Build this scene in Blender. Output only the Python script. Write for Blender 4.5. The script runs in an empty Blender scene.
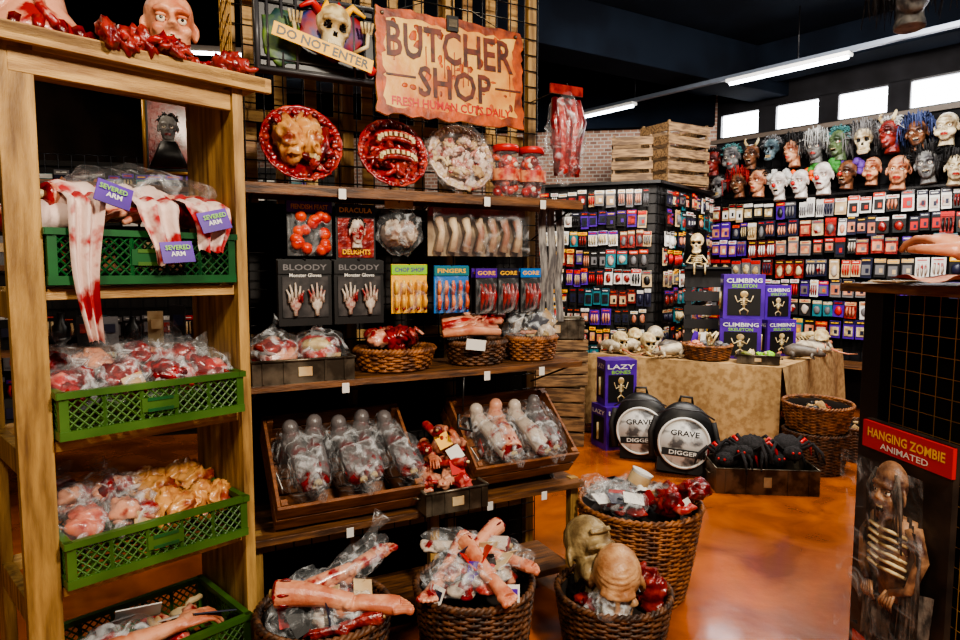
import bpy, math, random
from mathutils import Vector, Matrix, noise, Euler
random.seed(11)
def U(a,b): return a+(b-a)*random.random()
pi=math.pi
SC=bpy.context.scene
def lin(c):
    return tuple(((x/255)/12.92 if x<=10 else ((x/255+.055)/1.055)**2.4) for x in c)+(1,)
def T(x,y,z): return Matrix.Translation((x,y,z))
def RX(a): return Matrix.Rotation(math.radians(a),4,'X')
def RY(a): return Matrix.Rotation(math.radians(a),4,'Y')
def RZ(a): return Matrix.Rotation(math.radians(a),4,'Z')
def S(a,b=None,c=None):
    if b is None: b=c=a
    return Matrix.Diagonal((a,b,c,1))
# ---------------------------------------------------------------- materials
def mat(name,c1,c2=None,rough=.5,metal=0,scale=8,bump=0,bs=40,st=(1,1,1),ramp=(.4,.6),es=0,coat=0,detail=4,sss=0,spec=.5):
    m=bpy.data.materials.new(name); m.use_nodes=True
    N=m.node_tree.nodes; L=m.node_tree.links; b=N['Principled BSDF']
    b.inputs['Roughness'].default_value=rough; b.inputs['Metallic'].default_value=metal; b.inputs['Specular IOR Level'].default_value=spec
    b.inputs['Coat Weight'].default_value=coat; b.inputs['Coat Roughness'].default_value=.12
    b.inputs['Base Color'].default_value=lin(c1)
    if sss: b.inputs['Subsurface Weight'].default_value=sss; b.inputs['Subsurface Radius'].default_value=(.02,.008,.005)
    if es:
        b.inputs['Emission Color'].default_value=lin(c1); b.inputs['Emission Strength'].default_value=es
    tc=N.new('ShaderNodeTexCoord'); mp=N.new('ShaderNodeMapping'); mp.inputs['Scale'].default_value=st
    L.new(tc.outputs['Object'],mp.inputs['Vector'])
    if c2 is not None:
        n=N.new('ShaderNodeTexNoise'); n.inputs['Scale'].default_value=scale; n.inputs['Detail'].default_value=detail
        L.new(mp.outputs[0],n.inputs['Vector'])
        r=N.new('ShaderNodeValToRGB'); r.color_ramp.elements[0].position=ramp[0]; r.color_ramp.elements[1].position=ramp[1]
        r.color_ramp.elements[0].color=lin(c1); r.color_ramp.elements[1].color=lin(c2)
        L.new(n.outputs['Fac'],r.inputs[0]); L.new(r.outputs[0],b.inputs['Base Color'])
    if bump:
        n=N.new('ShaderNodeTexNoise'); n.inputs['Scale'].default_value=bs; n.inputs['Detail'].default_value=3
        L.new(mp.outputs[0],n.inputs['Vector'])
        bp=N.new('ShaderNodeBump'); bp.inputs['Strength'].default_value=bump; bp.inputs['Distance'].default_value=.01
        L.new(n.outputs['Fac'],bp.inputs['Height']); L.new(bp.outputs[0],b.inputs['Normal'])
    return m
def film(name,lo=.08,hi=.5,col=(235,240,245),scale=14):
    m=bpy.data.materials.new(name); m.use_nodes=True
    N=m.node_tree.nodes; L=m.node_tree.links; b=N['Principled BSDF']; out=N['Material Output']
    b.inputs['Base Color'].default_value=lin(col); b.inputs['Roughness'].default_value=.12
    b.inputs['Specular IOR Level'].default_value=.9
    t=N.new('ShaderNodeBsdfTransparent'); mx=N.new('ShaderNodeMixShader')
    tc=N.new('ShaderNodeTexCoord'); n=N.new('ShaderNodeTexNoise'); n.inputs['Scale'].default_value=scale; n.inputs['Detail'].default_value=5; n.inputs['Distortion'].default_value=1.5
    L.new(tc.outputs['Object'],n.inputs['Vector'])
    r=N.new('ShaderNodeMapRange'); r.inputs['From Min'].default_value=.5; r.inputs['From Max'].default_value=.68; r.inputs['To Min'].default_value=lo; r.inputs['To Max'].default_value=hi
    L.new(n.outputs['Fac'],r.inputs['Value']); L.new(r.outputs[0],mx.inputs[0])
    L.new(t.outputs[0],mx.inputs[1]); L.new(b.outputs[0],mx.inputs[2]); L.new(mx.outputs[0],out.inputs[0])
    bp=N.new('ShaderNodeBump'); bp.inputs['Strength'].default_value=1; bp.inputs['Distance'].default_value=.03
    L.new(n.outputs['Fac'],bp.inputs['Height']); L.new(bp.outputs[0],b.inputs['Normal'])
    return m
WOODX=mat('wood_shelf',(126,82,44),(56,34,20),.5,scale=6,st=(1,9,9),bump=.3,ramp=(.35,.65))
WOODZ=mat('wood_post',(182,144,82),(98,68,34),.55,scale=5,st=(7,7,.8),bump=.3,ramp=(.33,.7))
WOODL=mat('wood_pale',(190,152,92),(118,82,44),.55,scale=5,st=(1,8,8),bump=.3,ramp=(.35,.7))
CRATE=mat('wood_crate_stain',(144,86,40),(76,42,20),.5,scale=6,st=(1.2,8,8),bump=.3,ramp=(.35,.7))
CRATEP=mat('wood_crate_pale',(146,114,76),(84,62,40),.7,scale=6,st=(1.2,8,8),bump=.2)
GREEN=mat('green_plastic',(72,108,44),(50,84,30),.38,scale=4)
GREEND=mat('green_plastic_dark',(26,90,44),(18,68,32),.38,scale=4)
WIRE=mat('black_wire',(22,20,20),rough=.4,metal=.6)
WIREG=mat('brass_wire',(170,128,62),rough=.4,metal=.5)
BLACK=mat('black_paint',(14,13,14),(22,20,20),.42,scale=5)
DARK=mat('dark_panel',(26,20,17),(16,13,12),.7,scale=3)
TIN=mat('galvanised_tin',(128,118,102),(70,62,52),.36,metal=.7,scale=10,bump=.1)
WICK=mat('wicker',(154,96,48),(82,46,22),.55,scale=25,bump=.3)
WICKD=mat('wicker_dark',(104,66,38),(46,28,17),.55,scale=25,bump=.3)
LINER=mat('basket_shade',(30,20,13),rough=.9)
BLOOD=mat('blood_red',(146,10,12),(74,4,8),.3,scale=24,coat=.35,bump=.5,bs=55)
MEAT=mat('raw_meat',(168,32,30),(216,138,120),.3,scale=26,coat=.35,bump=.5,bs=60,ramp=(.5,.7))
MEATD=mat('dark_meat',(102,16,18),(154,46,38),.3,scale=26,coat=.35,bump=.5)
SKIN=mat('severed_skin',(216,154,120),(182,104,74),.4,scale=12,bump=.2,bs=90,sss=.1)
SKINB=mat('bloody_skin',(208,148,120),(138,16,18),.35,scale=13,bump=.2,bs=90,ramp=(.5,.6),coat=.2)
PALE=mat('pale_bloody_skin',(190,176,162),(136,20,22),.35,scale=11,ramp=(.54,.62),bump=.2,bs=90)
GREYSKIN=mat('dead_grey_skin',(98,92,92),(104,24,26),.35,scale=13,ramp=(.5,.62),bump=.25,bs=80)
BONE=mat('bone',(214,196,150),(158,130,84),.5,scale=20,bump=.15)
BRAIN=mat('brain_latex',(202,146,84),(132,46,30),.35,scale=14,bump=.3,ramp=(.46,.62),coat=.3)
BRAINP=mat('brain_pink',(206,124,100),(150,48,42),.35,scale=16,bump=.2,coat=.3)
WHITE=mat('white_card',(218,216,210),rough=.5)
PURP=mat('purple_card',(82,26,156),(62,16,126),.4,scale=6)
YEL=mat('yellow_card',(240,180,10),rough=.5)
LIME=mat('lime_card',(130,190,30),rough=.5)
RED=mat('red_card',(188,20,16),rough=.4)
ORG=mat('orange_plastic',(228,80,18),(180,20,12),.35,scale=20)
BLUE=mat('blue_card',(26,106,186),rough=.4)
TEAL=mat('teal_card',(30,110,120),rough=.4)
NAVY=mat('navy_card',(24,26,52),rough=.4)
GREY=mat('grey_card',(106,104,106),rough=.5)
BLOODCLOTH=mat('bloodied_cloth',(216,190,180),(160,14,24),.6,scale=9,ramp=(.48,.56),bump=.4,bs=30)
CLOTHW=mat('grey_fabric',(140,136,132),(80,78,80),.7,scale=20,st=(4,4,.6))
BURLAP=mat('burlap',(184,150,102),(152,118,74),.9,scale=20,bump=.5,bs=240)
FILM=film('clear_bag_film',.05,.6)
FILMT=film('thin_clear_film',.03,.35,scale=9)
EYEW=mat('eye_white',(224,214,192),rough=.15)
PUP=mat('pupil',(16,10,8),rough=.1)
RUST=mat('rusty_sign_metal',(222,178,94),(188,100,34),.45,scale=5,ramp=(.4,.64),bump=.2,detail=8)
RUST2=mat('sign_rust_edge',(184,80,20),(96,34,12),.5,scale=14,ramp=(.4,.65),bump=.3,detail=8)
BROWNT=mat('sign_brown_print',(58,20,10),(104,38,14),.5,scale=24)
CARDC=mat('cream_card',(200,178,138),(176,142,100),.6,scale=9)
# ---------------------------------------------------------------- mesh builder
class MB:
    def __init__(s): s.v=[];s.f=[];s.m=[];s.sm=[];s.mats=[];s.M=Matrix.Identity(4)
    def mi(s,m):
        if m not in s.mats: s.mats.append(m)
        return s.mats.index(m)
    def raw(s,V,F,m,smooth=True,X=None):
        X=s.M@X if X is not None else s.M
        o=len(s.v); vs=[X@Vector(p) for p in V]; s.v+= [tuple(p) for p in vs]
        fn=callable(m)
        if not fn: k=s.mi(m)
        for f in F:
            s.f.append([i+o for i in f]); s.sm.append(smooth)
            if fn:
                c=Vector((0,0,0))
                for i in f: c+=Vector(V[i])
                s.m.append(s.mi(m(c/len(f))))
            else: s.m.append(k)
    def box(s,c,d,m,rot=(0,0,0)):
        x,y,z=d[0]/2,d[1]/2,d[2]/2
        V=[(i*x,j*y,k*z) for i in(-1,1) for j in(-1,1) for k in(-1,1)]
        F=[(0,1,3,2),(4,6,7,5),(0,4,5,1),(2,3,7,6),(0,2,6,4),(1,5,7,3)]
        X=T(*c)@RZ(rot[2])@RY(rot[1])@RX(rot[0])
        s.raw(V,F,m,False,X)
    def sph(s,c,r,m,n=14,k=9,nz=0,nf=20,rot=(0,0,0),ridge=False):
        if not hasattr(r,'__len__'): r=(r,r,r)
        sd=U(0,50); V=[];F=[]
        V.append((0,0,1))
        for i in range(1,k):
            a=pi*i/k
            for j in range(n):
                t=2*pi*j/n; V.append((math.sin(a)*math.cos(t),math.sin(a)*math.sin(t),math.cos(a)))
        V.append((0,0,-1)); W=[]
        for p in V:
            q=Vector((p[0]*r[0],p[1]*r[1],p[2]*r[2])); g=1
            if nz:
                h=noise.noise(q*nf+Vector((sd,sd*.7,0)))
                g=1+nz*(h if not ridge else (1-3.2*min(.3,abs(h)) - .4))
            W.append(tuple(q*g))
        for j in range(n): F.append((0,1+j,1+(j+1)%n))
        for i in range(k-2):
            for j in range(n):
                a=1+i*n+j;b=1+i*n+(j+1)%n; F.append((a,a+n,b+n,b))
        e=len(V)-1; o=1+(k-2)*n
        for j in range(n): F.append((e,o+(j+1)%n,o+j))
        s.raw(W,F,m,True,T(*c)@RZ(rot[2])@RY(rot[1])@RX(rot[0]))
    def tube(s,P,r,m,n=8,flat=1,closed=False,smooth=True):
        P=[Vector(p) for p in P]; L=len(P)
        if not hasattr(r,'__len__'): r=[r]*L
        V=[];F=[]; up=None
        for i,p in enumerate(P):
            if closed: t=P[(i+1)%L]-P[i-1]
            else: t=P[min(i+1,L-1)]-P[max(i-1,0)]
            if t.length<1e-9: t=Vector((0,0,1))
            t.normalize()
            if up is None:
                up=Vector((0,0,1)) if abs(t.z)<.9 else Vector((0,1,0))
            a=t.cross(up)
            if a.length<1e-5: a=t.orthogonal()
            a.normalize(); b=a.cross(t); up=b.normalized()
            for j in range(n):
                w=2*pi*j/n; V.append(tuple(p+a*math.cos(w)*r[i]+b*math.sin(w)*r[i]*flat))
        for i in range(L if closed else L-1):
            for j in range(n):
                q=(i+1)%L; F.append((i*n+j,i*n+(j+1)%n,q*n+(j+1)%n,q*n+j))
        if not closed:
            F.append(tuple(range(n-1,-1,-1))); F.append(tuple((L-1)*n+j for j in range(n)))
        s.raw(V,F,m,smooth)
    def lathe(s,prof,m,n=24,c=(0,0,0),smooth=True,wav=0,wn=8):
        V=[];F=[]
        for r,z in prof:
            for j in range(n):
                t=2*pi*j/n; q=r*(1+wav*math.sin(wn*t)); V.append((q*math.cos(t)+c[0],q*math.sin(t)+c[1],z+c[2]))
        for i in range(len(prof)-1):
            for j in range(n): F.append((i*n+j,i*n+(j+1)%n,(i+1)*n+(j+1)%n,(i+1)*n+j))
        s.raw(V,F,m,smooth)
    def sheet(s,fn,nu,nv,m,smooth=True):
        V=[tuple(fn(i/nu,j/nv)) for j in range(nv+1) for i in range(nu+1)]
        F=[(j*(nu+1)+i,j*(nu+1)+i+1,(j+1)*(nu+1)+i+1,(j+1)*(nu+1)+i) for j in range(nv) for i in range(nu)]
        s.raw(V,F,m,smooth)
    def text(s,t,c,w,m,h=None,rot=(90,0,0)):
        V,F,tw,th=textmesh(t); k=w/tw; kh=(h/th if h else k)
        s.raw(V,F,m,False,T(*c)@RZ(rot[2])@RY(rot[1])@RX(rot[0])@S(k,kh,1))
    def mesh(s,name):
        me=bpy.data.meshes.new(name); me.from_pydata(s.v,[],s.f)
        for m in s.mats: me.materials.append(m)
        me.polygons.foreach_set('material_index',s.m); me.polygons.foreach_set('use_smooth',s.sm); me.update()
        return me
    def obj(s,name,X=None,bevel=0):
        me=s.mesh(name); return place(me,name,X,bevel)
def place(me,name,X=None,bevel=0):
    o=bpy.data.objects.new(name,me); SC.collection.objects.link(o)
    if X is not None: o.matrix_world=X
    if bevel:
        b=o.modifiers.new('bevel','BEVEL'); b.width=bevel; b.segments=2; b.limit_method='ANGLE'
    return o
_tc={}
def textmesh(t):
    if t in _tc: return _tc[t]
    cu=bpy.data.curves.new('t','FONT'); cu.body=t; cu.align_x='CENTER'; cu.align_y='CENTER'; cu.resolution_u=2; cu.extrude=.0; cu.offset=.018
    o=bpy.data.objects.new('t',cu); SC.collection.objects.link(o); bpy.context.view_layer.update()
    me=bpy.data.meshes.new_from_object(o.evaluated_get(bpy.context.evaluated_depsgraph_get()))
    V=[tuple(v.co) for v in me.vertices]; F=[tuple(p.vertices) for p in me.polygons]
    cx=(max(v[0] for v in V)+min(v[0] for v in V))/2; cy=(max(v[1] for v in V)+min(v[1] for v in V))/2
    V=[(v[0]-cx,v[1]-cy,0) for v in V]
    w=max(v[0] for v in V)*2; h=max(v[1] for v in V)*2
    bpy.data.objects.remove(o); bpy.data.meshes.remove(me); bpy.data.curves.remove(cu)
    _tc[t]=(V,F,w,h); return _tc[t]
def remesh(b,vox,it=3):
    me=b.mesh('tmp'); o=bpy.data.objects.new('tmp',me); SC.collection.objects.link(o)
    r=o.modifiers.new('r','REMESH'); r.mode='VOXEL'; r.voxel_size=vox
    s=o.modifiers.new('s','SMOOTH'); s.iterations=it; s.factor=.5
    bpy.context.view_layer.update()
    m2=bpy.data.meshes.new_from_object(o.evaluated_get(bpy.context.evaluated_depsgraph_get()))
    V=[tuple(v.co) for v in m2.vertices]; F=[tuple(p.vertices) for p in m2.polygons]
    bpy.data.objects.remove(o); bpy.data.meshes.remove(m2); bpy.data.meshes.remove(me)
    return V,F
# ---------------------------------------------------------------- organic prototypes
def mk_foot(point=False):
    b=MB(); m=SKIN
    if point: b.tube([(-.25,0,.115),(-.17,0,.105),(-.09,0,.085),(-.03,0,.062),(.0,0,.05)],[.047,.043,.034,.034,.034],m,14)
    else: b.tube([(0,0,.30),(-.005,0,.2),(0,0,.12),(.0,0,.06)],[.048,.043,.033,.034],m,14)
    b.sph((-.032,0,.032),(.034,.031,.034),m)
    b.tube([(-.03,0,.036),(.03,0,.05),(.08,.002,.038),(.13,.004,.026),(.165,.004,.02)],[.03,.036,.038,.044,.04],m,14,flat=.72)
    for y,l,r in((-.034,.214,.0165),(-.011,.212,.0115),(.009,.203,.011),(.027,.192,.0105),(.043,.178,.011)):
        b.tube([(l-.07,y*.9,.02),(l-.03,y,.022),(l-.012,y*1.03,.017),(l,y*1.05,.012)],[r*.95,r*.85,r*1.05,r*.75],m,8)
    if not point: b.sph((0,.032,.075),.013,m); b.sph((0,-.032,.08),.014,m)
    else: b.sph((-.01,.032,.06),.014,m); b.sph((-.01,-.032,.06),.015,m)
    return remesh(b,.0042,2)
def mk_hand():
    b=MB(); m=SKIN
    b.tube([(-.27,0,0),(-.18,0,.004),(-.08,0,0),(-.01,0,0),(.02,0,0)],[.042,.041,.032,.025,.028],m,14,flat=.85)
    b.tube([(0,0,0),(.03,0,.004),(.065,0,.005),(.09,.0,0)],[.026,.036,.041,.038],m,14,flat=.42)
    for y,l,r in((.03,.075,.0092),(.011,.084,.0095),(-.01,.078,.009),(-.029,.06,.008)):
        x=.085
        P=[(x-.02,y*.95,.002),(x,y,.004),(x+l*.45,y*1.12,-.006),(x+l*.75,y*1.15,-.026),(x+l*.9,y*1.15,-.048)]
        b.tube(P,[r*1.05,r*1.1,r,r*.95,r*.75],m,8)
    b.tube([(.015,.022,0),(.04,.048,-.006),(.068,.062,-.014),(.092,.066,-.024)],[.015,.013,.0115,.008],m,8)
    return remesh(b,.0036,2)
def mk_head(kind):
    b=MB(); m=SKIN
    b.sph((0,.015,.045),(.078,.095,.086),m,20,14)
    if kind=='skull':
        b.sph((0,-.03,-.03),(.052,.055,.06),m,16,12); b.tube([(-.04,-.03,-.07),(-.03,-.07,-.095),(0,-.082,-.1),(.03,-.07,-.095),(.04,-.03,-.07)],.017,m)
        b.tube([(-.056,-.03,-.005),(-.045,-.07,-.01)],.012,m); b.tube([(.056,-.03,-.005),(.045,-.07,-.01)],.012,m)
    else:
        b.sph((0,-.018,-.03),(.063,.068,.076),m,16,12); b.sph((0,-.055,-.085),(.034,.028,.024),m)
        b.tube([(0,-.08,.035),(0,-.096,.005),(0,-.108,-.018)],[.009,.011,.017],m); b.sph((-.014,-.09,-.02),.01,m); b.sph((.014,-.09,-.02),.01,m)
        b.tube([(-.028,-.078,-.05),(0,-.094,-.046),(.028,-.078,-.05)],[.006,.009,.006],m); b.tube([(-.026,-.076,-.062),(0,-.09,-.066),(.026,-.076,-.062)],[.006,.01,.006],m)
        for x in(-1,1): b.sph((x*.08,.012,0),(.01,.022,.034),m,rot=(0,0,x*25))
        b.tube([(0,.03,-.04),(0,.03,-.10),(0,.025,-.15)],[.052,.052,.062],m,14)
        if kind=='gaunt':
            for x in(-1,1): b.sph((x*.05,-.055,-.012),.018,m)
        elif kind=='fat':
            for x in(-1,1): b.sph((x*.045,-.05,-.04),.034,m)
            b.tube([(-.04,-.07,.09),(0,-.085,.092),(.04,-.07,.09)],.01,m)
        else:
            for x in(-1,1): b.sph((x*.04,-.062,-.02),.022,m)
    b.tube([(-.055,-.062,.036),(-.025,-.084,.043),(0,-.084,.038),(.025,-.084,.043),(.055,-.062,.036)],[.01,.014,.01,.014,.01],m)
    V,F=remesh(b,.0065,2)
    W=[]
    for p in V:
        x,y,z=p
        if y<0:
            for e in(-1,1):
                d=math.hypot(x-e*.032,z-.012); y+=(.03 if kind=='skull' else .017)*math.exp(-(d/.017)**2)
            if kind in('gaunt','skull'):
                d=math.hypot(abs(x)-.055,(z+.045)*.7); y+=.012*math.exp(-(d/.02)**2)
            if kind=='skull': y+=.022*math.exp(-((x/.011)**2+((z+.018)/.016)**2))
            if kind=='open': y+=.03*math.exp(-((x/.022)**2+((z+.056)/.014)**2))
            if kind in('fat','gaunt'): y+=.003*math.sin(z*420)*math.exp(-((z-.08)/.03)**2)
        x+=.0016*noise.noise(Vector(p)*60); y+=.003*noise.noise(Vector(p)*45)
        W.append((x,y,z))
    return W,F
FOOT=mk_foot(); FOOTP=mk_foot(True); HAND=mk_hand()
HEADS={k:mk_head(k) for k in('normal','skull','gaunt','fat','open')}
def brain(b,c,r,m=BRAIN,rot=0):
    old=b.M; b.M=b.M@T(*c)@RZ(rot)
    for e in(-1,1): b.sph((e*r*.42,0,0),(r*.55,r,r*.72),m,44,30,nz=.3,nf=.95/r*2.6,ridge=True)
    b.sph((0,r*.75,-r*.45),(r*.5,r*.35,r*.3),m,16,10,nz=.2,nf=60)
    b.M=old
def bag(b,c,r,rot=(0,0,0),m=None,knot=True,nz=.24):
    m=m or FILM
    b.sph(c,r,m,26,18,nz=nz,nf=2.1/max(r)*1.0+8,rot=rot)
def add_foot(b,X,m=SKINB,st=True,point=False):
    o=b.M; b.M=b.M@X; g=FOOTP if point else FOOT; b.raw(g[0],g[1],m)
    if point: b.M=b.M@T(-.248,0,.115)@RY(-85)@T(0,0,-.298)
    if st:
        b.sph((0,0,.298),(.044,.044,.014),BLOOD,14,8,nz=.3,nf=50); b.tube([(0,.004,.29),(0,.004,.322)],[.013,.015],BONE)
        for i in range(6):
            a=U(0,6.28); b.tube([(.036*math.cos(a),.036*math.sin(a),.3),(.045*math.cos(a),.045*math.sin(a),.27),(.043*math.cos(a),.043*math.sin(a),.25)],[.007,.006,.002],BLOOD,6)
    b.M=o
def add_hand(b,X,m=SKINB,st=True):
    o=b.M; b.M=b.M@X; b.raw(HAND[0],HAND[1],m)
    if st:
        b.sph((-.268,0,0),(.014,.04,.036),BLOOD,14,8,nz=.3,nf=50); b.tube([(-.26,.004,0),(-.30,.004,0)],[.011,.013],BONE)
    b.M=o
def lumps(b,c,sp,n,r,mats,nz=.35):
    """torn lumps of flesh: knobbly blobs plus a few sinewy strips"""
    for i in range(n):
        q=(c[0]+U(-1,1)*sp[0],c[1]+U(-1,1)*sp[1],c[2]+U(-1,1)*sp[2]); k=U(.65,1.15); m=random.choice(mats)
        if i%3==2:
            P=[]; a=U(0,6.28); p=Vector(q)
            for j in range(7):
                P.append(tuple(p)); a+=U(-1.3,1.3); p=p+Vector((math.cos(a),math.sin(a),U(-.35,.35)))*r*.42
            b.tube(P,[r*.16,r*.3,r*.24,r*.34,r*.26,r*.3,r*.1],m,7)
        else: b.sph(q,(r*k*U(.7,1.4),r*k*U(.7,1.4),r*k*.7),m,22,15,nz=nz*1.2,nf=2.3/r,rot=(U(0,90),U(0,90),U(0,180)))
def hairtuft(b,m,n,ln,droop,spread=.3,thick=.006,up=.0):
    for i in range(n):
        a=U(0,2*pi); e=U(.05,1.25); d=Vector((math.cos(a)*math.cos(e),math.sin(a)*math.cos(e),math.sin(e)))
        if d.y<-.45 and d.z<.75: d.y=-d.y
        p=Vector((d.x*.077,.015+d.y*.094,.045+d.z*.084)); l=ln*U(.7,1.15)
        q=p+d*l*.35+Vector((U(-1,1),U(-1,1),U(-1,1)))*.012+Vector((0,0,up*l*.4)); s=q+d*l*.3*(1-droop)+Vector((U(-1,1)*spread*l*.3,U(-1,1)*spread*l*.3,-droop*l*.7+up*l*.5))
        b.tube([p,q,s],[thick,thick*.8,thick*.2],m,4)
def headmat(skin,kind,lip=None,eyes=True):
    lip=lip or MEATD
    def f(c):
        if c.y<-.02:
            if kind=='skull':
                if math.hypot(abs(c.x)-.032,c.z-.012)<.0175: return PUP
                if abs(c.x)<.01-.3*max(0,c.z+.012) and -.035<c.z<-.008 : return PUP
            elif eyes and math.hypot(abs(c.x)-.032,c.z-.012)<.015: return MEATD
            if kind=='open' and (c.x/.024)**2+((c.z+.056)/.014)**2<1: return PUP
            if kind!='skull' and abs(c.x)<.025 and abs(c.z+.056)<.010 and c.y<-.078: return lip
        return skin
    return f
def head(b,kind,skin,hair=None,style=None,X=None,eyes=True,horn=None,lip=None):
    o=b.M
    if X is not None: b.M=b.M@X
    V,F=HEADS[kind]; b.raw(V,F,headmat(skin,kind,lip,eyes))
    if eyes and kind!='skull':
        for x in(-1,1): b.sph((x*.032,-.062,.012),.0145,EYEW,10,8); b.sph((x*.032,-.0745,.012),(.006,.004,.006),PUP,8,6); b.sph((x*.032,-.066,.022),(.018,.014,.008),skin,10,7)
    if kind=='skull':
        for i in range(8): b.box((-.0245+i*.007,-.078+abs(i-3.5)*.0022,-.062),(.006,.008,.014),BONE); b.box((-.0245+i*.007,-.08+abs(i-3.5)*.0025,-.078),(.006,.008,.012),BONE)
    if kind=='open':
        for i in range(6): b.box((-.015+i*.006,-.082,-.047),(.005,.005,.009),BONE)
    if hair:
        if style=='wild': hairtuft(b,hair,170,.09,.5,.8,.006,.1)
        elif style=='clown':
            for i in range(34):
                a=U(.1,3.04) if i%2 else U(-.3,3.4); 
                x=math.cos(a)*.1; z=.05+math.sin(a)*U(.05,.1)*(.4 if abs(x)<.04 else 1)
                b.sph((x*1.15,U(0,.06),z),U(.022,.036),hair,9,7,nz=.5,nf=60)
        elif style=='long': hairtuft(b,hair,190,.22,1.0,.35,.0065)
        elif style=='short': hairtuft(b,hair,160,.05,.35,.5,.006)
    if horn:
        for x in(-1,1): b.tube([(x*.045,-.02,.11),(x*.07,-.03,.15),(x*.075,-.02,.18),(x*.06,-.0,.195)],[.018,.015,.009,.002],horn,8)
    b.M=o
# ---------------------------------------------------------------- common props
_bc={}
def basket_mesh(rt,rb,h,m,rings=None,key=None,ov=1):
    k=(rt,rb,h,m.name,ov)
    if k in _bc: return _bc[k]
    b=MB(); st=30; rings=rings or int(h/.0118)
    def rr(z): return rb+(rt-rb)*(z/h)**.8
    for i in range(rings):
        z=.01+(h-.026)*i/(rings-1); P=[]
        for j in range(st*2):
            a=2*pi*(j+.5)/(st*2); q=rr(z)+(.006 if ((j//2)+i)%2 else -.004)
            P.append((q*math.cos(a),q*math.sin(a)*ov,z+U(-.001,.001)))
        b.tube(P,.0061,m,5,closed=True)
    for j in range(st):
        a=2*pi*(j+.5)/st
        b.tube([(rr(z)*math.cos(a),rr(z)*math.sin(a)*ov,z) for z in(0,h*.3,h*.6,h-.01)],.004,m,4)
    for ph in(0,pi/1):
        P=[]
        for j in range(112):
            a=2*pi*j/112; P.append(((rt+.007*math.cos(a*28+ph))*math.cos(a),(rt+.007*math.cos(a*28+ph))*math.sin(a)*ov,h-.004+.008*math.sin(a*28+ph)))
        b.tube(P,.008,m,6,closed=True)
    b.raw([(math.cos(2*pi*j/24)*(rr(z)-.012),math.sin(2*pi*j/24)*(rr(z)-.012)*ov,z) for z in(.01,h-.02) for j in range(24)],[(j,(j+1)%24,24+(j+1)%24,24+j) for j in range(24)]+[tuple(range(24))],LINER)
    _bc[k]=b.mesh('wicker_basket'); return _bc[k]
def green_crate_mesh(w,d,h,m):
    b=MB()
    for z,t,g in((h-.009,.018,.012),(.012,.024,.0)):
        for y in(-1,1): b.box((0,y*(d/2-.006),z),(w+g,.014+g*.5,t),m)
        for x in(-1,1): b.box((x*(w/2-.006),0,z),(.014+g*.5,d+g,t),m)
    for x in(-1,1):
        for y in(-1,1): b.box((x*(w/2-.012),y*(d/2-.012),h/2),(.022,.022,h-.01),m)
    z0,z1=.024,h-.018; hh=z1-z0
    def side(L,fn):
        n=int(L/.026)
        for i in range(-3,n+1):
            for e in(1,-1):
                a=i*.026; c=a+hh
                p0,p1=a,c; q0,q1=(z0,z1) if e>0 else (z1,z0)
                lo=max(0,p0); hi=min(L,p1)
                if hi-lo<.005: continue
                za=q0+(q1-q0)*(lo-p0)/hh; zb=q0+(q1-q0)*(hi-p0)/hh
                b.tube([fn(lo,za),fn(hi,zb)],.0028,m,4,smooth=False)
        for i in range(1,5): b.tube([fn(L*i/5,z0),fn(L*i/5,z1)],.006,m,4,smooth=False)
    side(w-.03,lambda a,z:(-w/2+.015+a,-d/2+.006,z)); side(w-.03,lambda a,z:(-w/2+.015+a,d/2-.006,z))
    side(d-.03,lambda a,z:(-w/2+.006,-d/2+.015+a,z)); side(d-.03,lambda a,z:(w/2-.006,-d/2+.015+a,z))
    b.box((0,-d/2+.001,h*.5),(w*.2,.006,h*.3),m)
    for q in(-.12,.12): b.box((0,-d/2-.003,h*(.5+q)),(w*.14,.003,h*.07),GREEND if m is GREEN else GREEN)
    for i in range(14): b.box((-w/2+.02+i*(w-.04)/13,0,.006),(.012,d-.01,.008),m)
    for i in range(9): b.box((0,-d/2+.02+i*(d-.04)/8,.006),(w-.01,.01,.006),m)
    return b.mesh('green_plastic_crate')
def wood_crate_mesh(w,d,h,m,slats=2,fill=.86):
    b=MB(); sh=h/slats
    for k in range(slats):
        z=sh*(k+.5)
        for y in(-1,1): b.box((0,y*(d/2-.007),z),(w,.013,sh*fill),m)
        for x in(-1,1): b.box((x*(w/2-.007),0,z),(.013,d-.028,sh*fill),m)
    for x in(-1,1):
        for y in(-1,1): b.box((x*(w/2-.026),y*(d/2-.026),h/2),(.024,.024,h),m)
    n=6
    for i in range(n): b.box((0,-d/2+d*(i+.5)/n,.005),(w-.01,d/n*.9,.01),m)
    return b
def tray(w,d,h,m=TIN):
    b=MB(); t=.006
    b.box((0,0,.003),(w-.02,d-.02,.006),m)
    for y in(-1,1): b.box((0,y*(d/2-.004),h/2),(w,t,h),m); b.tube([(-w/2,y*d/2,h),(w/2,y*d/2,h)],.006,m,6)
    for x in(-1,1):
        b.box((x*(w/2-.004),0,h/2),(t,d-.01,h),m); b.tube([(x*w/2,-d/2,h),(x*w/2,d/2,h)],.006,m,6)
        b.tube([(x*(w/2),-.05,h*.6),(x*(w/2+.02),-.04,h*.6),(x*(w/2+.02),.04,h*.6),(x*(w/2),.05,h*.6)],.004,m,6)
    for x in(-.4,-.2,.2,.4): b.box((x*w,-d/2-.002,h*.5),(.008,.006,h*.9),m)
    b.box((0,-d/2-.003,h*.5),(.05,.003,h*.4),CARDC)
    return b
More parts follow.
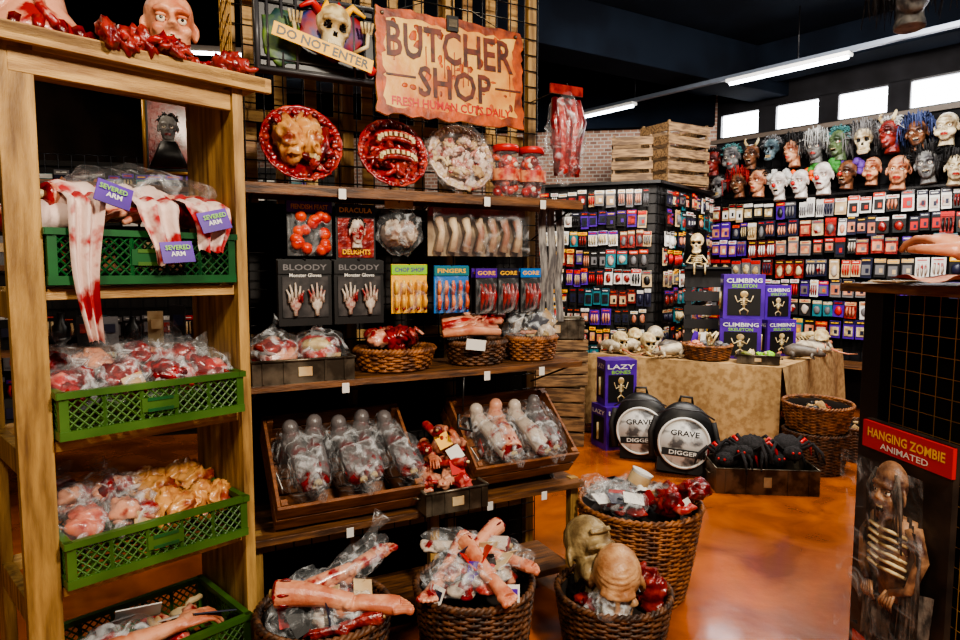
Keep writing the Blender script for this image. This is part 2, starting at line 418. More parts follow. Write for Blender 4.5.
def grid_panel(b,w,h,x0,z0,y,m,step=.075,r=.0028):
    n=int(round(w/step))
    for i in range(n+1): b.tube([(x0+w*i/n,y,z0),(x0+w*i/n,y,z0+h)],r,m,4,smooth=False)
    k=int(round(h/step))
    for i in range(k+1): b.tube([(x0,y+.004,z0+h*i/k),(x0+w,y+.004,z0+h*i/k)],r,m,4,smooth=False)
def hook(b,x,y,z,l=.1):
    b.tube([(x,y+l,z),(x,y,z),(x,y-.008,z+.012)],.0025,WIRE,4)
def pack(w,h,card,head_m,content=None,txt=None,tm=WHITE,film_=True,hk=.14):
    """hanging header-card pack, centre at origin, faces -y"""
    b=MB()
    b.box((0,.004,0),(w,.004,h),card); b.box((0,-.001,h*.39),(w,.006,h*.2),head_m)
    if txt: b.text(txt,(0,-.005,h*.39),w*.82,tm,h=h*.09)
    if content: content(b,w,h)
    if film_:
        b.sheet(lambda u,v:(w*(u-.5)*.98,-.006-.036*math.sin(pi*u)**.6*math.sin(pi*v)**.6,-h*.49+v*h*.77),12,12,FILMT)
    hook(b,0,0,h*.47,hk)
    return b
# ================================================================ ROOM
def frame(x,y,a): return T(x,y,0)@RZ(a)
FLOOR=bpy.data.materials.new('polished_terracotta'); FLOOR.use_nodes=True
N=FLOOR.node_tree.nodes; L=FLOOR.node_tree.links; P=N['Principled BSDF']
tc=N.new('ShaderNodeTexCoord'); n1=N.new('ShaderNodeTexNoise'); n1.inputs['Scale'].default_value=2.6; n1.inputs['Detail'].default_value=10; n1.inputs['Distortion'].default_value=.8
L.new(tc.outputs['Object'],n1.inputs['Vector']); rp=N.new('ShaderNodeValToRGB')
rp.color_ramp.elements[0].position=.36; rp.color_ramp.elements[0].color=lin((134,64,14)); rp.color_ramp.elements[1].position=.64; rp.color_ramp.elements[1].color=lin((192,100,30))
L.new(n1.outputs['Fac'],rp.inputs[0]); L.new(rp.outputs[0],P.inputs['Base Color'])
mr=N.new('ShaderNodeMapRange'); mr.inputs['To Min'].default_value=.1; mr.inputs['To Max'].default_value=.34; L.new(n1.outputs['Fac'],mr.inputs['Value']); L.new(mr.outputs[0],P.inputs['Roughness'])
n2=N.new('ShaderNodeTexNoise'); n2.inputs['Scale'].default_value=12; n2.inputs['Detail'].default_value=3; L.new(tc.outputs['Object'],n2.inputs['Vector'])
bp=N.new('ShaderNodeBump'); bp.inputs['Strength'].default_value=.25; bp.inputs['Distance'].default_value=.01; L.new(n2.outputs['Fac'],bp.inputs['Height']); L.new(bp.outputs[0],P.inputs['Normal'])
P.inputs['Coat Weight'].default_value=.45; P.inputs['Coat Roughness'].default_value=.1; P.inputs['Specular IOR Level'].default_value=.6
BRICK=bpy.data.materials.new('red_brick'); BRICK.use_nodes=True
N=BRICK.node_tree.nodes; L=BRICK.node_tree.links; P=N['Principled BSDF']; P.inputs['Roughness'].default_value=.85
tc=N.new('ShaderNodeTexCoord'); mp=N.new('ShaderNodeMapping'); mp.inputs['Rotation'].default_value=(math.radians(90),0,0); br=N.new('ShaderNodeTexBrick')
L.new(tc.outputs['Object'],mp.inputs[0]); L.new(mp.outputs[0],br.inputs['Vector'])
br.inputs['Color1'].default_value=lin((160,120,100)); br.inputs['Color2'].default_value=lin((110,80,68)); br.inputs['Mortar'].default_value=lin((160,152,140)); br.inputs['Scale'].default_value=5.5; br.inputs['Mortar Size'].default_value=.035
L.new(br.outputs['Color'],P.inputs['Base Color'])
CEIL=mat('ceiling_dark_blue',(14,19,27),(10,13,19),1.0,scale=2,spec=.05)
WALLD=mat('wall_charcoal',(34,33,35),(26,25,26),.9,scale=3,spec=.1)
WALLL=mat('wall_warm_dark',(46,34,26),(30,24,18),.9,scale=2,spec=.1)
PANE=mat('frosted_daylight_pane',(244,247,255),es=16)
TUBE=mat('fluorescent_tube',(240,246,255),es=18)
H=3.9
b=MB(); b.box((2.5,4.2,-.03),(14.5,12,.06),FLOOR); b.obj('floor')
b=MB(); b.box((2.5,4.2,H+.03),(14.5,12,.06),CEIL); b.obj('ceiling')
FB=frame(-4.6,9.09,-8.27)   # back brick wall, local x to the right
b=MB(); b.box((3.78,.06,H/2),(7.6,.12,H),BRICK); b.obj('wall_back',FB)
b=MB(); b.box((3.78,-.06,3.56),(7.5,.12,.68),CEIL); b.obj('trim_2',FB)
b=MB(); b.box((-4.66,4.2,H/2),(.12,11,H),WALLL); b.obj('wall_left')
FW=frame(2.88,8.0,-47.85)   # mask wall
b=MB()
b.box((4.0,.08,1.53),(8.1,.12,3.06),WALLD); b.box((4.0,.08,3.63),(8.1,.12,.54),WALLD)
ws=[.05+i*.66 for i in range(12)]
b.box((.0,.08,3.21),(.1,.12,.3),WALLD)
for w in ws: b.box((w+.57,.08,3.21),(.18,.12,.32),WALLD)
b.obj('wall_right',FW)
for i,w in enumerate(ws):
    c=MB(); c.box((w+.24,.1,3.21),(.47,.01,.3),PANE)
    for x in(0,.48): c.box((w+x,.05,3.21),(.025,.05,.3),BLACK)
    for z in(3.07,3.35): c.box((w+.24,.05,z),(.5,.05,.022),BLACK)
    c.obj('window_%d'%(i+1),FW)
b=MB(); b.box((4,.0,3.03),(8.1,.06,.05),mat('sill_paint',(84,72,62),rough=.6)); b.obj('trim_1',FW)
b=MB()
b.box((4,-.35,3.72),(8.2,.4,.32),CEIL); b.obj('ceiling_beam',FW,.01)
b=MB(); b.box((0,0,3.66),(11,.4,.46),CEIL); b.obj('ceiling_beam',T(1.2,6.3,0)@RZ(30),.01)
b=MB(); b.tube([(-4,7.2,3.55),(.3,7.2,3.55)],.14,mat('duct_blue_grey',(34,42,52),rough=.5,metal=.4),16)
for x in(-3,-1,.2): b.box((x,7.2,3.8),(.02,.02,.24),WIRE)
b.obj('ventilation_duct')
FR=frame(1.23,8.05,-48.9)
RAILM=mat('rail_grey',(84,90,100),rough=.4,metal=.3)
b=MB(); b.box((3.2,0,3.40),(7.4,.05,.04),RAILM)
for x in(.8,2.6,4.4,6): b.tube([(x,0,3.42),(x,0,H)],.006,WIRE,5)
for x0,x1 in((0,.8),(1.92,3.05),(4.9,6.0)):
    b.box(((x0+x1)/2,0,3.365),(x1-x0,.1,.03),WHITE); b.tube([(x0+.02,0,3.34),(x1-.02,0,3.34)],.018,TUBE,8)
b.obj('fluorescent_light_rail',FR)
b=MB()
for k in range(3): b.box((k*1.5,0,3.5),(1.1,.08,.05),WHITE); b.tube([(k*1.5-.5,0,3.465),(k*1.5+.5,0,3.465)],.015,TUBE,8); b.tube([(k*1.5,0,3.5),(k*1.5,0,H)],.005,WIRE,5)
b.obj('fluorescent_light_rail',frame(-4.0,5.8,10))
# ================================================================ CENTRE UNIT
FC=frame(-.81,2.25,27)
def C(s,y,z,*r):
    X=FC@T(s,y,z)
    for q in r: X=X@q
    return X
b=MB()
for z,y0,dd in((1.80,-.0,.34),(1.08,-.02,.38),(.53,-.05,.42)):
    b.box((.69,y0+dd/2,z-.0125),(1.46,dd,.025),WOODX)
b.box((.69,.0,1.775),(1.46,.02,.03),WOODX)
b.box((.69,.17,.1),(1.42,.3,.03),WOODX)
for x in(.0,.47,.95,1.39): b.box((x,.40,1.45),(.045,.04,2.9),WOODZ)
for z in(.3,1.2,2.12,2.6,2.88): b.box((.69,.43,z),(1.44,.03,.05),WOODL)
for i in range(11): b.box((.08+i*.125,.47,2.3),(.05,.012,1.1),WOODL)
b.box((.69,.455,.9),(1.42,.012,1.74),DARK)
b.box((1.40,.02,.27),(.04,.04,.53),WOODZ); b.box((.0,.02,.27),(.04,.04,.53),WOODZ); b.box((.7,.02,.27),(.04,.04,.5),WOODZ)
grid_panel(b,1.44,2.9,-.03,0,.365,WIRE,r=.0036)
for z in(1.76,1.05,.5):
    for x in(.02,.7,1.38): b.tube([(x,.36,z-.12),(x,.03,z)],.005,WIRE,4)
o=b.M; b.M=RZ(90); grid_panel(b,.36,2.9,.0,0,.035,WIREG,.06); b.M=o
for z in(1.8,1.08,.53):
    for x in(.33,.93,1.2): b.box((x,-.053 if z<.6 else -.025,z-.03),(.028,.003,.038),WHITE)
b.obj('wooden_display_shelf',FC,.002)
# --- do not enter sign
b=MB(); b.box((0,0,0),(.45,.03,.29),BLACK)
for z in(-.13,-.1,.1,.13):
    b.tube([(-.22,-.02,z),(.22,-.02,z)],.005,BLACK,6)
DKG=mat('frame_dark_grey',(60,60,64),rough=.4)
for x in(-.215,.215): b.tube([(x,-.02,-.14),(x,-.02,.14)],.009,DKG,6)
for z in(-.138,.138): b.tube([(-.215,-.02,z),(.215,-.02,z)],.008,DKG,6)
for x in(-.18,-.13,-.08,.13,.17): b.tube([(x,-.022,-.13),(x,-.022,.13)],.005,DKG,6)
b.sph((.05,-.018,.03),(.13,.01,.1),mat('airbrush_red_blue',(130,16,26),(26,40,100),.5,scale=16),18,10,nz=.3,nf=30)
b.sph((-.13,-.018,-.02),(.07,.01,.1),mat('airbrush_green',(90,120,30),(30,60,60),.5,scale=16),18,10,nz=.3,nf=30)
head(b,'skull',BONE,X=T(.05,-.03,.02)@RY(8)@S(.85,.6,.85))
for i,m in enumerate((RED,YEL,RED,YEL)): b.tube([(.05+(i-1.5)*.03,-.03,.09),(.05+(i-1.5)*.05,-.04,.12),(.05+(i-1.5)*.08,-.045,.09)],[.018,.014,.006],m,7)
for e in(-1,1):
    cx=.04+e*.13; b.tube([(.04+e*.08,-.05,-.05),(cx,-.055,-.02),(cx+e*.005,-.055,.03)],.008,BONE,6)
    for k in range(4): b.tube([(cx+(k-1.5)*.010,-.058,.025),(cx+(k-1.5)*.015,-.065,.065)],.005,BONE,5)
b.box((-.0,-.095,-.065),(.36,.004,.048),YEL,(0,14,0)); b.text('DO NOT ENTER',(-.0,-.099,-.065),.33,BLACK,h=.032,rot=(90,14,0))
b.sph((.19,-.03,-.1),.02,RED,10,8,nz=.3)
b.obj('do_not_enter_sign',C(.27,.06,2.335,RX(-4)))
# --- butcher shop sign
b=MB()
Vp=[];n=72
def ring(k):
    out=[]
    for i in range(n):
        a=i/n*4; q=int(a); f=a-q
        w=.32-k; h=.2-k
        p=[(-w+2*w*f,-h),(w,-h+2*h*f),(w-2*w*f,h),(-w,h-2*h*f)][q]
        out.append((p[0]+U(-.007,.007)*(1+k*18),p[1]+U(-.007,.007)*(1+k*18)))
    return out
R0=ring(0); R1=ring(.036)
b.raw([(p[0],-.006,p[1]) for p in R0]+[(p[0],.006,p[1]) for p in R0],[tuple(range(n)),tuple(range(2*n-1,n-1,-1))]+[(i,n+i,n+(i+1)%n,(i+1)%n) for i in range(n)],RUST,False)
b.raw([(p[0],-.0068,p[1]) for p in R0]+[(p[0],-.0068,p[1]) for p in R1],[(i,(i+1)%n,n+(i+1)%n,n+i) for i in range(n)],RUST2,False)
b.text('BUTCHER',(0,-.0085,.085),.55,BROWNT,h=.135); b.text('SHOP',(0.01,-.0085,-.06),.32,BROWNT,h=.12); b.text('FRESH HUMAN CUTS DAILY',(0,-.0085,-.147),.52,RED,h=.034)
for x in(-.22,.25): b.box((x,-.008,-.05),(.12,.002,.008),BROWNT)
for i in range(40):
    x,z=U(-.28,.28),U(-.16,.16); b.sph((x,-.0055,z),(U(.004,.018),.0015,U(.004,.022)),RUST2,9,5,nz=.6,nf=50)
for i in range(8):
    x=U(-.28,.3); z=U(.0,.1); b.box((x,-.0075,z-.04),(.004,.001,.1),RUST2)
for x in(-.29,.29): b.sph((x,-.008,.175),.008,TIN,8,6)
b.tube([(-.3,0,.17),(-.1,.02,.26),(.1,.02,.26),(.3,0,.17)],.002,WIRE,4)
b.box((.0,-.012,.18),(.05,.01,.06),BLACK); b.box((.0,-.018,.18),(.035,.004,.03),TIN)
b.obj('butcher_shop_sign',C(.795,.02,2.285,RX(-3)))
# --- gelatin brain plates (local +z faces the viewer once stood up)
def gore_plate(kind):
    b=MB(); R=.145
    PM=mat('plate_'+kind,(136,12,16) if kind!='offal' else (206,186,172),(190,80,60) if kind!='offal' else (140,22,22),.25,scale=18,ramp=(.5,.68),coat=.5,bump=.4,bs=50)
    b.lathe([(.0,.0),(R*.75,.0),(R*.85,.006),(R,.028),(R*1.05,.03),(R*1.05,.024),(R,.018),(R*.8,-.01),(0,-.012)],PM,48,wav=.012,wn=17)
    for i in range(56):
        a=2*pi*i/56; q=R*U(.86,1.0); b.sph((q*math.cos(a),q*math.sin(a),.022),(.013,.013,.010),(PM,BLOOD,MEATD)[i%3] if kind!='offal' else (PM,CARDC)[i%2],9,7,nz=.4,nf=80)
    if kind=='brain':
        brain(b,(-.015,.012,.035),.088,BRAIN,12); b.tube([(.03,-.085,.03),(.075,-.03,.05),(.085,.05,.03)],.022,BLOOD)
        lumps(b,(.05,-.06,.035),(.045,.035,.012),14,.024,[BLOOD,BONE,MEATD]); lumps(b,(-.03,.07,.06),(.06,.02,.012),6,.016,[BLOOD,MEATD])
    elif kind=='jaw':
        lumps(b,(0,0,.025),(.08,.08,.012),22,.034,[MEAT,BLOOD,MEATD])
        for q in(-.05,.03):
            for i in range(11): a=pi*(i/10); b.box((.075*math.cos(a),q+.028*math.sin(a),.07),(.0125,.019,.022),BONE)
            b.tube([(.08*math.cos(pi*i/8),q+.03*math.sin(pi*i/8)-.014,.062) for i in range(9)],.012,MEATD); b.tube([(.08*math.cos(pi*i/8),q+.03*math.sin(pi*i/8)+.015,.06) for i in range(9)],.012,BLOOD)
    else:
        lumps(b,(0,0,.025),(.08,.08,.008),30,.026,[mat('offal_pale',(206,180,166),(150,60,54),.3,scale=20),CARDC,mat('offal_rose',(180,110,100),(200,168,156),.3,scale=20)],.5)
        bag(b,(0,0,.03),(.16,.16,.055),m=FILMT)
    return b
gore_plate('brain').obj('bloody_brain_platter',C(.215,.13,1.96,RX(72)))
gore_plate('jaw').obj('bloody_jaw_platter',C(.575,.13,1.952,RX(72),S(.95)))
gore_plate('offal').obj('bagged_offal_platter',C(.875,.13,1.955,RX(72),S(.97)))
for k,s in enumerate((1.085,1.215)):
    b=MB(); b.lathe([(0,0),(.045,0),(.05,.01),(.052,.07),(.05,.14),(.042,.155),(.042,.165)],film('jar_plastic%d'%k,.05,.2),24)
    for i in range(40):
        a=U(0,6.28); r=U(.0,.035); z=.02+.13*i/40; b.sph((r*math.cos(a),r*math.sin(a),z),.0165,(ORG,BLOOD,MEAT)[i%3],9,7)
        if i%5==0: b.sph((r*math.cos(a),r*math.sin(a)-.012,z),.01,EYEW,6,5)
    b.lathe([(0,.185),(.043,.183),(.046,.178),(.046,.16),(.04,.16)],RED,24)
    b.lathe([(.053,.06),(.0535,.1)],mat('jar_label%d'%k,(170,40,34),(214,150,110),scale=30,rough=.4),24)
    b.obj('eyeball_candy_jar',C(s,.1,1.80,S(1.25)))
b=MB(); b.box((0,0,.2),(.17,.01,.04),MEATD); hook(b,0,0,.215,.3)
for i in range(5): b.tube([(-.06+i*.03,0,.16),(-.07+i*.035,-.02,.06),(-.05+i*.025,-.01,-.05),(-.05+i*.028,0,-.17)],[.014,.022,.02,.01],MEAT if i%2 else BLOOD,8)
lumps(b,(0,0,-.08),(.05,.01,.06),8,.03,[BLOOD,MEAT]); bag(b,(0,0,0),(.105,.05,.2),m=FILM,nz=.15)
b.obj('bagged_intestines',C(1.33,.0,2.07))
# --- row A
def candy(b,w,h):
    for i in range(20): b.sph((U(-.36,.36)*w,-.015,U(-.4,.24)*h),.022,ORG,10,7,nz=.15)
pack(.17,.21,BLACK,PURP,candy,'FIENDISH FEAST',YEL).obj('skull_candy_pack',C(.24,.12,1.65))
def dracula(b,w,h):
    b.box((0,0,-.1*h),(w*.9,.004,h*.7),MEATD); head(b,'gaunt',PALE,BLACK,'short',X=T(0,-.02,-.0)@S(.36,.2,.42)); b.text('DELIGHTS',(0,-.008,-h*.35),w*.7,YEL,h=.02)
pack(.16,.22,BLACK,NAVY,dracula,'DRACULA',YEL,False).obj('vampire_sweets_box',C(.42,.12,1.64))
b=MB(); brain(b,(0,0,-.01),.07,mat('brain_grey',(190,176,160),(140,110,96),.4,scale=15)); bag(b,(0,0,0),(.095,.075,.1),m=FILM,nz=.2); b.box((0,0,.105),(.12,.006,.03),CARDC); hook(b,0,0,.11,.2)
b.obj('bagged_brain',C(.60,.12,1.65))
b=MB(); b.box((0,.012,0),(.46,.004,.2),mat('cream_panel',(160,140,110),(100,80,64),scale=9)); b.box((0,-.004,.085),(.46,.012,.035),mat('brown_header',(96,60,40),(140,40,34),scale=12))
for i in range(7): b.tube([(-.19+i*.062,-.01,.06),(-.18+i*.062,-.025,0),(-.19+i*.062,-.01,-.08)],[.02,.014,.022],mat('arm_bone%d'%i,(206,184,150),(150,104,84),scale=10),8)
b.sheet(lambda u,v:((u-.5)*.46,-.05-.01*math.sin(u*40)*math.sin(v*9)*.6,(v-.5)*.2),30,8,FILMT)
for x in(-.15,.15): hook(b,x,0,.095,.14)
b.obj('bone_garland_pack',C(.96,.12,1.65))
b=MB()
for i in range(3): b.sheet(lambda u,v:(-.06+i*.045+u*.04,.01*math.sin(v*9+i)+.006*math.sin(u*6),.27-v*.52),4,16,CLOTHW)
b.obj('creepy_gauze_cloth',C(1.34,.13,1.50))
# --- row B
for k,s in enumerate((.215,.425)):
    def sk(b,w,h):
        b.box((0,-.001,-.06*h),(w*.86,.004,h*.62),mat('pack_grey%d'%k,(60,56,56),(28,26,28),scale=20))
        for e in(-1,1):
            cx=e*w*.2; b.tube([(cx,-.012,-.34*h),(cx,-.014,-.13*h)],.009,PALE,6)
            for j in range(5):
                a=(j-2)*.32; L0=.28*h*(1-.12*abs(j-1.7)); b.tube([(cx+.012*(j-2),-.014,-.14*h),(cx+math.sin(a)*L0*.7,-.02,-.14*h+math.cos(a)*L0*.6),(cx+math.sin(a)*L0,-.014,-.14*h+math.cos(a)*L0*1.1)],[.0065,.0055,.003],PALE,5)
            b.sph((cx,-.014,-.16*h),(.022,.008,.028),PALE,8,6)
        b.text('Monster Gloves',(0,-.006,h*.27),w*.6,WHITE,h=.014)
    for j in range(3):
        bb=pack(.2,.25,BLACK,BLACK,sk if j==0 else None,'BLOODY',GREY,False); bb.obj('skeleton_glove_pack',C(s-.0*j,.1+j*.018,1.405+j*.002))
def fing(m1):
    def f(b,w,h):
        for j in range(5): 
            for q in(0,1): b.tube([(-.4*w+w*.2*j,-.014,-.4*h+q*.3*h),(-.4*w+w*.2*j,-.024,-.25*h+q*.3*h),(-.4*w+w*.2*j,-.016,-.12*h+q*.3*h)],[.009,.009,.006],m1,7); 
            b.sph((-.4*w+w*.2*j,-.02,-.4*h),(.008,.006,.008),BLOOD,6,5)
    return f
pack(.155,.2,YEL,LIME,fing(mat('fing_y',(232,190,90),(214,150,60),.3,scale=20)),'CHOP SHOP',PURP).obj('severed_finger_sweets_pack',C(.635,.1,1.415))
pack(.16,.2,BLUE,TEAL,fing(mat('fing_o',(226,140,90),(190,60,40),.3,scale=20)),'FINGERS',YEL).obj('severed_finger_sweets_pack',C(.825,.1,1.41))
def redc(b,w,h):
    for j in range(4): b.tube([(-.3*w+.2*w*j,-.014,.15*h),(-.28*w+.18*w*j,-.03,-.1*h),(-.3*w+.2*w*j,-.014,-.42*h)],[.006,.012,.004],BLOOD if j%2 else MEATD,6)
for k,(s,hm) in enumerate(((.99,PURP),(1.10,NAVY),(1.215,BLUE))):
    for j in range(2): pack(.105,.2,BLACK,hm,redc,'GORE',YEL,j==0).obj('gory_knife_pack',C(s,.1+.04*j,1.40))
# --- row C, on shelf 2 (z=1.08)
tray(.37,.26,.085).obj('metal_tray',C(.185,.12,1.08))
b=MB()
for i,(x,m) in enumerate(((-.09,SKINB),(.085,MEAT))):
    b.sph((x,0,.1),(.085,.1,.06),m,24,16,nz=.3,nf=18); b.sph((x-.02,-.05,.13),(.055,.05,.03),BONE if i else MEATD,14,10,nz=.3,nf=30); b.sph((x+.03,-.03,.135),(.045,.04,.025),BLOOD,14,10,nz=.3,nf=30)
    bag(b,(x,0,.115),(.1,.125,.08),m=FILM,nz=.25); b.tube([(x,.02,.18),(x+.01,.03,.21),(x+.03,.02,.235)],[.03,.008,.03],FILM,8)
b.box((.11,-.1,.08),(.06,.004,.05),CARDC,(10,0,10))
b.obj('bagged_raw_meat',C(.185,.12,1.075))
def baskat(rt,rb,h,m,X,name='wicker_basket',ov=1): return place(basket_mesh(rt,rb,h,m,ov=ov),name,X)
baskat(.165,.135,.09,WICK,C(.585,.14,1.08),ov=.8)
b=MB()
for i in range(15):
    a=U(0,6.28); r=U(.01,.11); b.sph((r*math.cos(a),r*.7*math.sin(a),.105+U(0,.05)),(.045,.04,.036),(MEATD,MEATD,BLOOD,SKINB)[i%4],22,15,nz=.35,nf=50,rot=(U(0,90),0,U(0,90)))
for i in range(12):
    x,y=U(-.08,.08),U(-.07,.05); b.tube([(x,y,.14),(x+U(-.02,.02),y,.175),(x+U(-.04,.04),y-.03,.15)],[.012,.01,.006],[MEAT,MEATD,SKINB][i%3],7)
b.obj('pile_of_bloody_hearts',C(.585,.14,1.075))
baskat(.135,.11,.1,WICKD,C(.96,.14,1.08),ov=.85)
b=MB()
for i in range(5): b.tube([(-.17+.01*i,-.05+.025*i,.135+.014*i),(-.05,-.05+.025*i,.145+.014*i),(.1,-.05+.025*i,.13+.014*i)],[.016,.024,.018],[SKIN,SKINB,MEAT][i%3],9)
for i in range(3): add_hand(b,T(-.0+.05*i,-.02+i*.03,.175+.018*i)@RZ(190+12*i)@S(.5),SKINB)
b.box((-.05,-.12,.09),(.09,.004,.045),WHITE,(0,8,0)); b.obj('bundle_of_severed_fingers',C(.94,.12,1.09))
baskat(.12,.1,.105,WICK,C(1.245,.14,1.08),ov=.85)
b=MB(); lumps(b,(0,0,.13),(.07,.05,.02),7,.035,[PALE,BONE,SKIN])
for i in range(4): b.box((-.07+.045*i,-.03,.17+.01*(i%2)),(.09,.004,.07),[WHITE,BLACK,NAVY,CARDC][i],(30,20*i-20,10))
bag(b,(0,0,.15),(.14,.1,.075),m=FILM); b.obj('bagged_gory_props',C(1.245,.14,1.08))
# --- row D crates tilted, on shelf 3 (z=.53)
bm=wood_crate_mesh(.56,.42,.15,CRATE).mesh('wooden_crate')
def foot_bag(name,X,m,lab=WHITE,two=True):
    b=MB(); add_foot(b,T(0,0,0),m)
    bag(b,(.06,0,.13),(.12,.082,.21),rot=(0,-22,0),m=FILM,nz=.28); b.tube([(0,0,.29),(-.01,0,.33),(-.02,.01,.37)],[.05,.02,.045],FILM,9,flat=.4)
    b.box((.11,-.075,.16),(.05,.003,.07),lab,(0,20,10))
    b.obj(name,X)
X1=C(.34,.0,.545,RX(40)); place(bm,'wooden_crate',X1@T(0,.2,0),.002)
X2=C(1.11,.0,.565,RX(40)); place(bm,'wooden_crate',X2@T(0,.2,0)@S(.92,.92,.95),.002)
for s in(.34,1.11):
    b=MB(); 
    for x in(-.2,.2): b.raw([(x-.01,.04,0),(x-.01,.30,0),(x-.01,.30,.235),(x+.01,.04,0),(x+.01,.30,0),(x+.01,.30,.235)],[(0,1,2),(5,4,3),(0,3,4,1),(1,4,5,2),(2,5,3,0)],WOODX,False)
    b.obj('crate_wedge_stand',C(s,.0,.532))
for i,(dx,r) in enumerate(((-.19,8),(-.095,-9),(.0,5),(.095,-6),(.19,7))):
    foot_bag('bagged_severed_foot',X1@T(dx,.34,.10+.02*(i%2))@RZ(-90+r)@RY(78)@T(-.03,0,0)@S(1.02),GREYSKIN,[WHITE,GREY,BLACK][i%3])
for i,(dx,r) in enumerate(((-.15,12),(-.05,-8),(.05,6),(.15,-6))):
    foot_bag('bagged_severed_foot',X2@T(dx,.33,.10+.02*(i%2))@RZ(-90+r)@RY(78)@S(.98),[PALE,SKINB,PALE,GREYSKIN][i],RED if i==1 else WHITE)
tray(.27,.22,.09).obj('metal_tray',C(.745,-.02,.535))
b=MB()
for i in range(6): add_hand(b,T(U(-.04,.04),.02+.02*i,.12+.032*i)@RZ((90 if i%2 else -90)+U(-40,40))@RY(10)@S(.5),[SKINB,MEAT,SKIN][i%3])
lumps(b,(0,.0,.09),(.09,.06,.02),14,.035,[MEATD,MEAT,SKINB]); lumps(b,(0,.07,.2),(.09,.03,.08),22,.03,[MEATD,MEAT,SKIN,SKINB])
for i in range(3): b.box((U(-.08,.08),-.04+.03*i,.15+.05*i),(.06,.003,.06),[RED,WHITE,YEL][i],(U(-60,-20),U(-30,30),0))
b.obj('pile_of_severed_hands',C(.745,.0,.535))
b=MB()
b.tube([(-.02,0,.05),(-.03,-.02,0),(.03,-.02,-.02),(.03,0,.03)],.007,BLACK,6)
b.tube([(.0,0,.06),(0,-.01,.2)],.004,BLACK,6); b.obj('hanging_metal_hook',C(.80,-.06,.86))
# --- floor baskets
B1=T(-.50,1.97,0); B2=T(-.02,2.18,0); B3=T(.515,2.38,0); B4=T(.735,2.88,0)
baskat(.205,.16,.42,WICKD,B1); baskat(.205,.155,.40,WICKD,B2); baskat(.215,.17,.27,WICKD,B3); baskat(.275,.2,.43,WICK,B4)
def filler(name,X,r,z,n=12,cards=6,mats=(MEAT,BLOOD,SKINB,PALE),dome=.05):
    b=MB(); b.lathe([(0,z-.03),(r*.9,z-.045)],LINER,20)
    for i in range(n):
        a=U(0,6.28); q=U(0,r*.7); b.sph((q*math.cos(a),q*math.sin(a),z+dome*(1-q/r)+U(-.02,.02)),(U(.03,.05),U(.03,.05),U(.02,.035)),random.choice(mats),18,12,nz=.4,nf=50)
    for i in range(cards):
        a=U(0,6.28); q=U(.2,.75)*r; b.box((q*math.cos(a),q*math.sin(a),z+.03+dome*(1-q/r)+U(0,.03)),(U(.06,.09),.003,U(.06,.09)),random.choice([WHITE,BLACK,NAVY,PURP,BLACK,RED,CARDC]),(U(-70,70),U(-30,30),U(0,180)))
    for i in range(6):
        a=U(0,6.28); q=U(.3,.7)*r; bag(b,(q*math.cos(a),q*math.sin(a),z+.03+dome*.5),(U(.07,.1),U(.06,.09),U(.04,.06)),(U(-20,20),0,U(0,90)),FILM,nz=.35)
    b.obj(name,X)
filler('bagged_body_parts',B1,.19,.385,22,10)
filler('bagged_body_parts',B2,.18,.38,24,10,dome=.1)
b=MB(); add_foot(b,T(0,0,0),SKIN,point=True); b.obj('severed_foot',B1@T(.11,-.09,.435)@RZ(6)@RY(-4)@S(.88))
b=MB(); add_foot(b,T(0,0,0),MEATD,point=True); b.obj('severed_foot',B1@T(.08,-.155,.405)@RZ(185)@RX(50)@S(.5))
b=MB(); add_foot(b,T(0,0,0),SKINB,point=True); bag(b,(.03,0,.06),(.17,.08,.07),m=FILM,nz=.3); b.tube([(.12,0,.1),(.18,0,.14),(.24,0,.17)],[.06,.03,.07],FILM,9,flat=.5); b.obj('bagged_severed_foot',B1@T(.09,.09,.47)@RZ(30)@RY(-30)@S(.75))
def lowfoot(x,y,z,rz,ry,s,m,bg):
    b=MB(); add_foot(b,T(0,0,0),m,point=True)
    if bg: bag(b,(-.02,0,.07),(.20,.08,.075),m=FILM,nz=.3)
    b.obj('bagged_severed_foot' if bg else 'severed_foot',B2@T(x,y,z)@RZ(rz)@RY(ry)@S(s))
lowfoot(-.10,-.05,.42,-115,6,.68,SKINB,1)
lowfoot(.05,-.10,.43,-60,2,.7,SKIN,0)
lowfoot(-.02,-.0,.455,-130,4,.7,SKINB,0)
lowfoot(.10,.02,.44,-25,-2,.68,SKIN,1)
lowfoot(-.06,.08,.45,170,-8,.7,PALE,1)
for k,(x,y,r) in enumerate(((.13,-.12,20),(-.12,-.13,-30))):
    b=MB(); b.box((0,0,0),(.045,.003,.055),WHITE,(-20,10,r)); b.box((0,-.002,.0),(.03,.002,.03),[PURP,NAVY][k],(-20,10,r)); b.obj('product_tag',B2@T(x,y-.03,.43))
OLIVE=mat('latex_olive',(170,148,104),(108,88,58),.42,scale=14,bump=.4,bs=70)
PEACH=mat('latex_peach',(200,156,112),(160,110,72),.42,scale=14,bump=.4,bs=70)
b=MB(); head(b,'fat',OLIVE,eyes=False,X=S(1.15),lip=OLIVE); b.obj('bald_zombie_mask',B3@T(-.075,.07,.37)@RZ(25)@RX(-14))
b=MB(); head(b,'gaunt',PEACH,eyes=False,X=S(1.15),lip=PEACH); b.obj('bald_zombie_mask',B3@T(.0,-.06,.31)@RZ(-10)@RX(24))
b=MB(); head(b,'normal',MEATD,eyes=False,X=S(.9),lip=BLOOD); b.obj('bald_zombie_mask',B3@T(.12,.05,.25)@RZ(60)@RX(-60))
filler('bagged_masks',B3,.2,.2,12,7,(BLACK,OLIVE,MEATD))
filler('bagged_body_parts',B4,.25,.41,20,9,(MEAT,PALE,MEATD,WHITE))
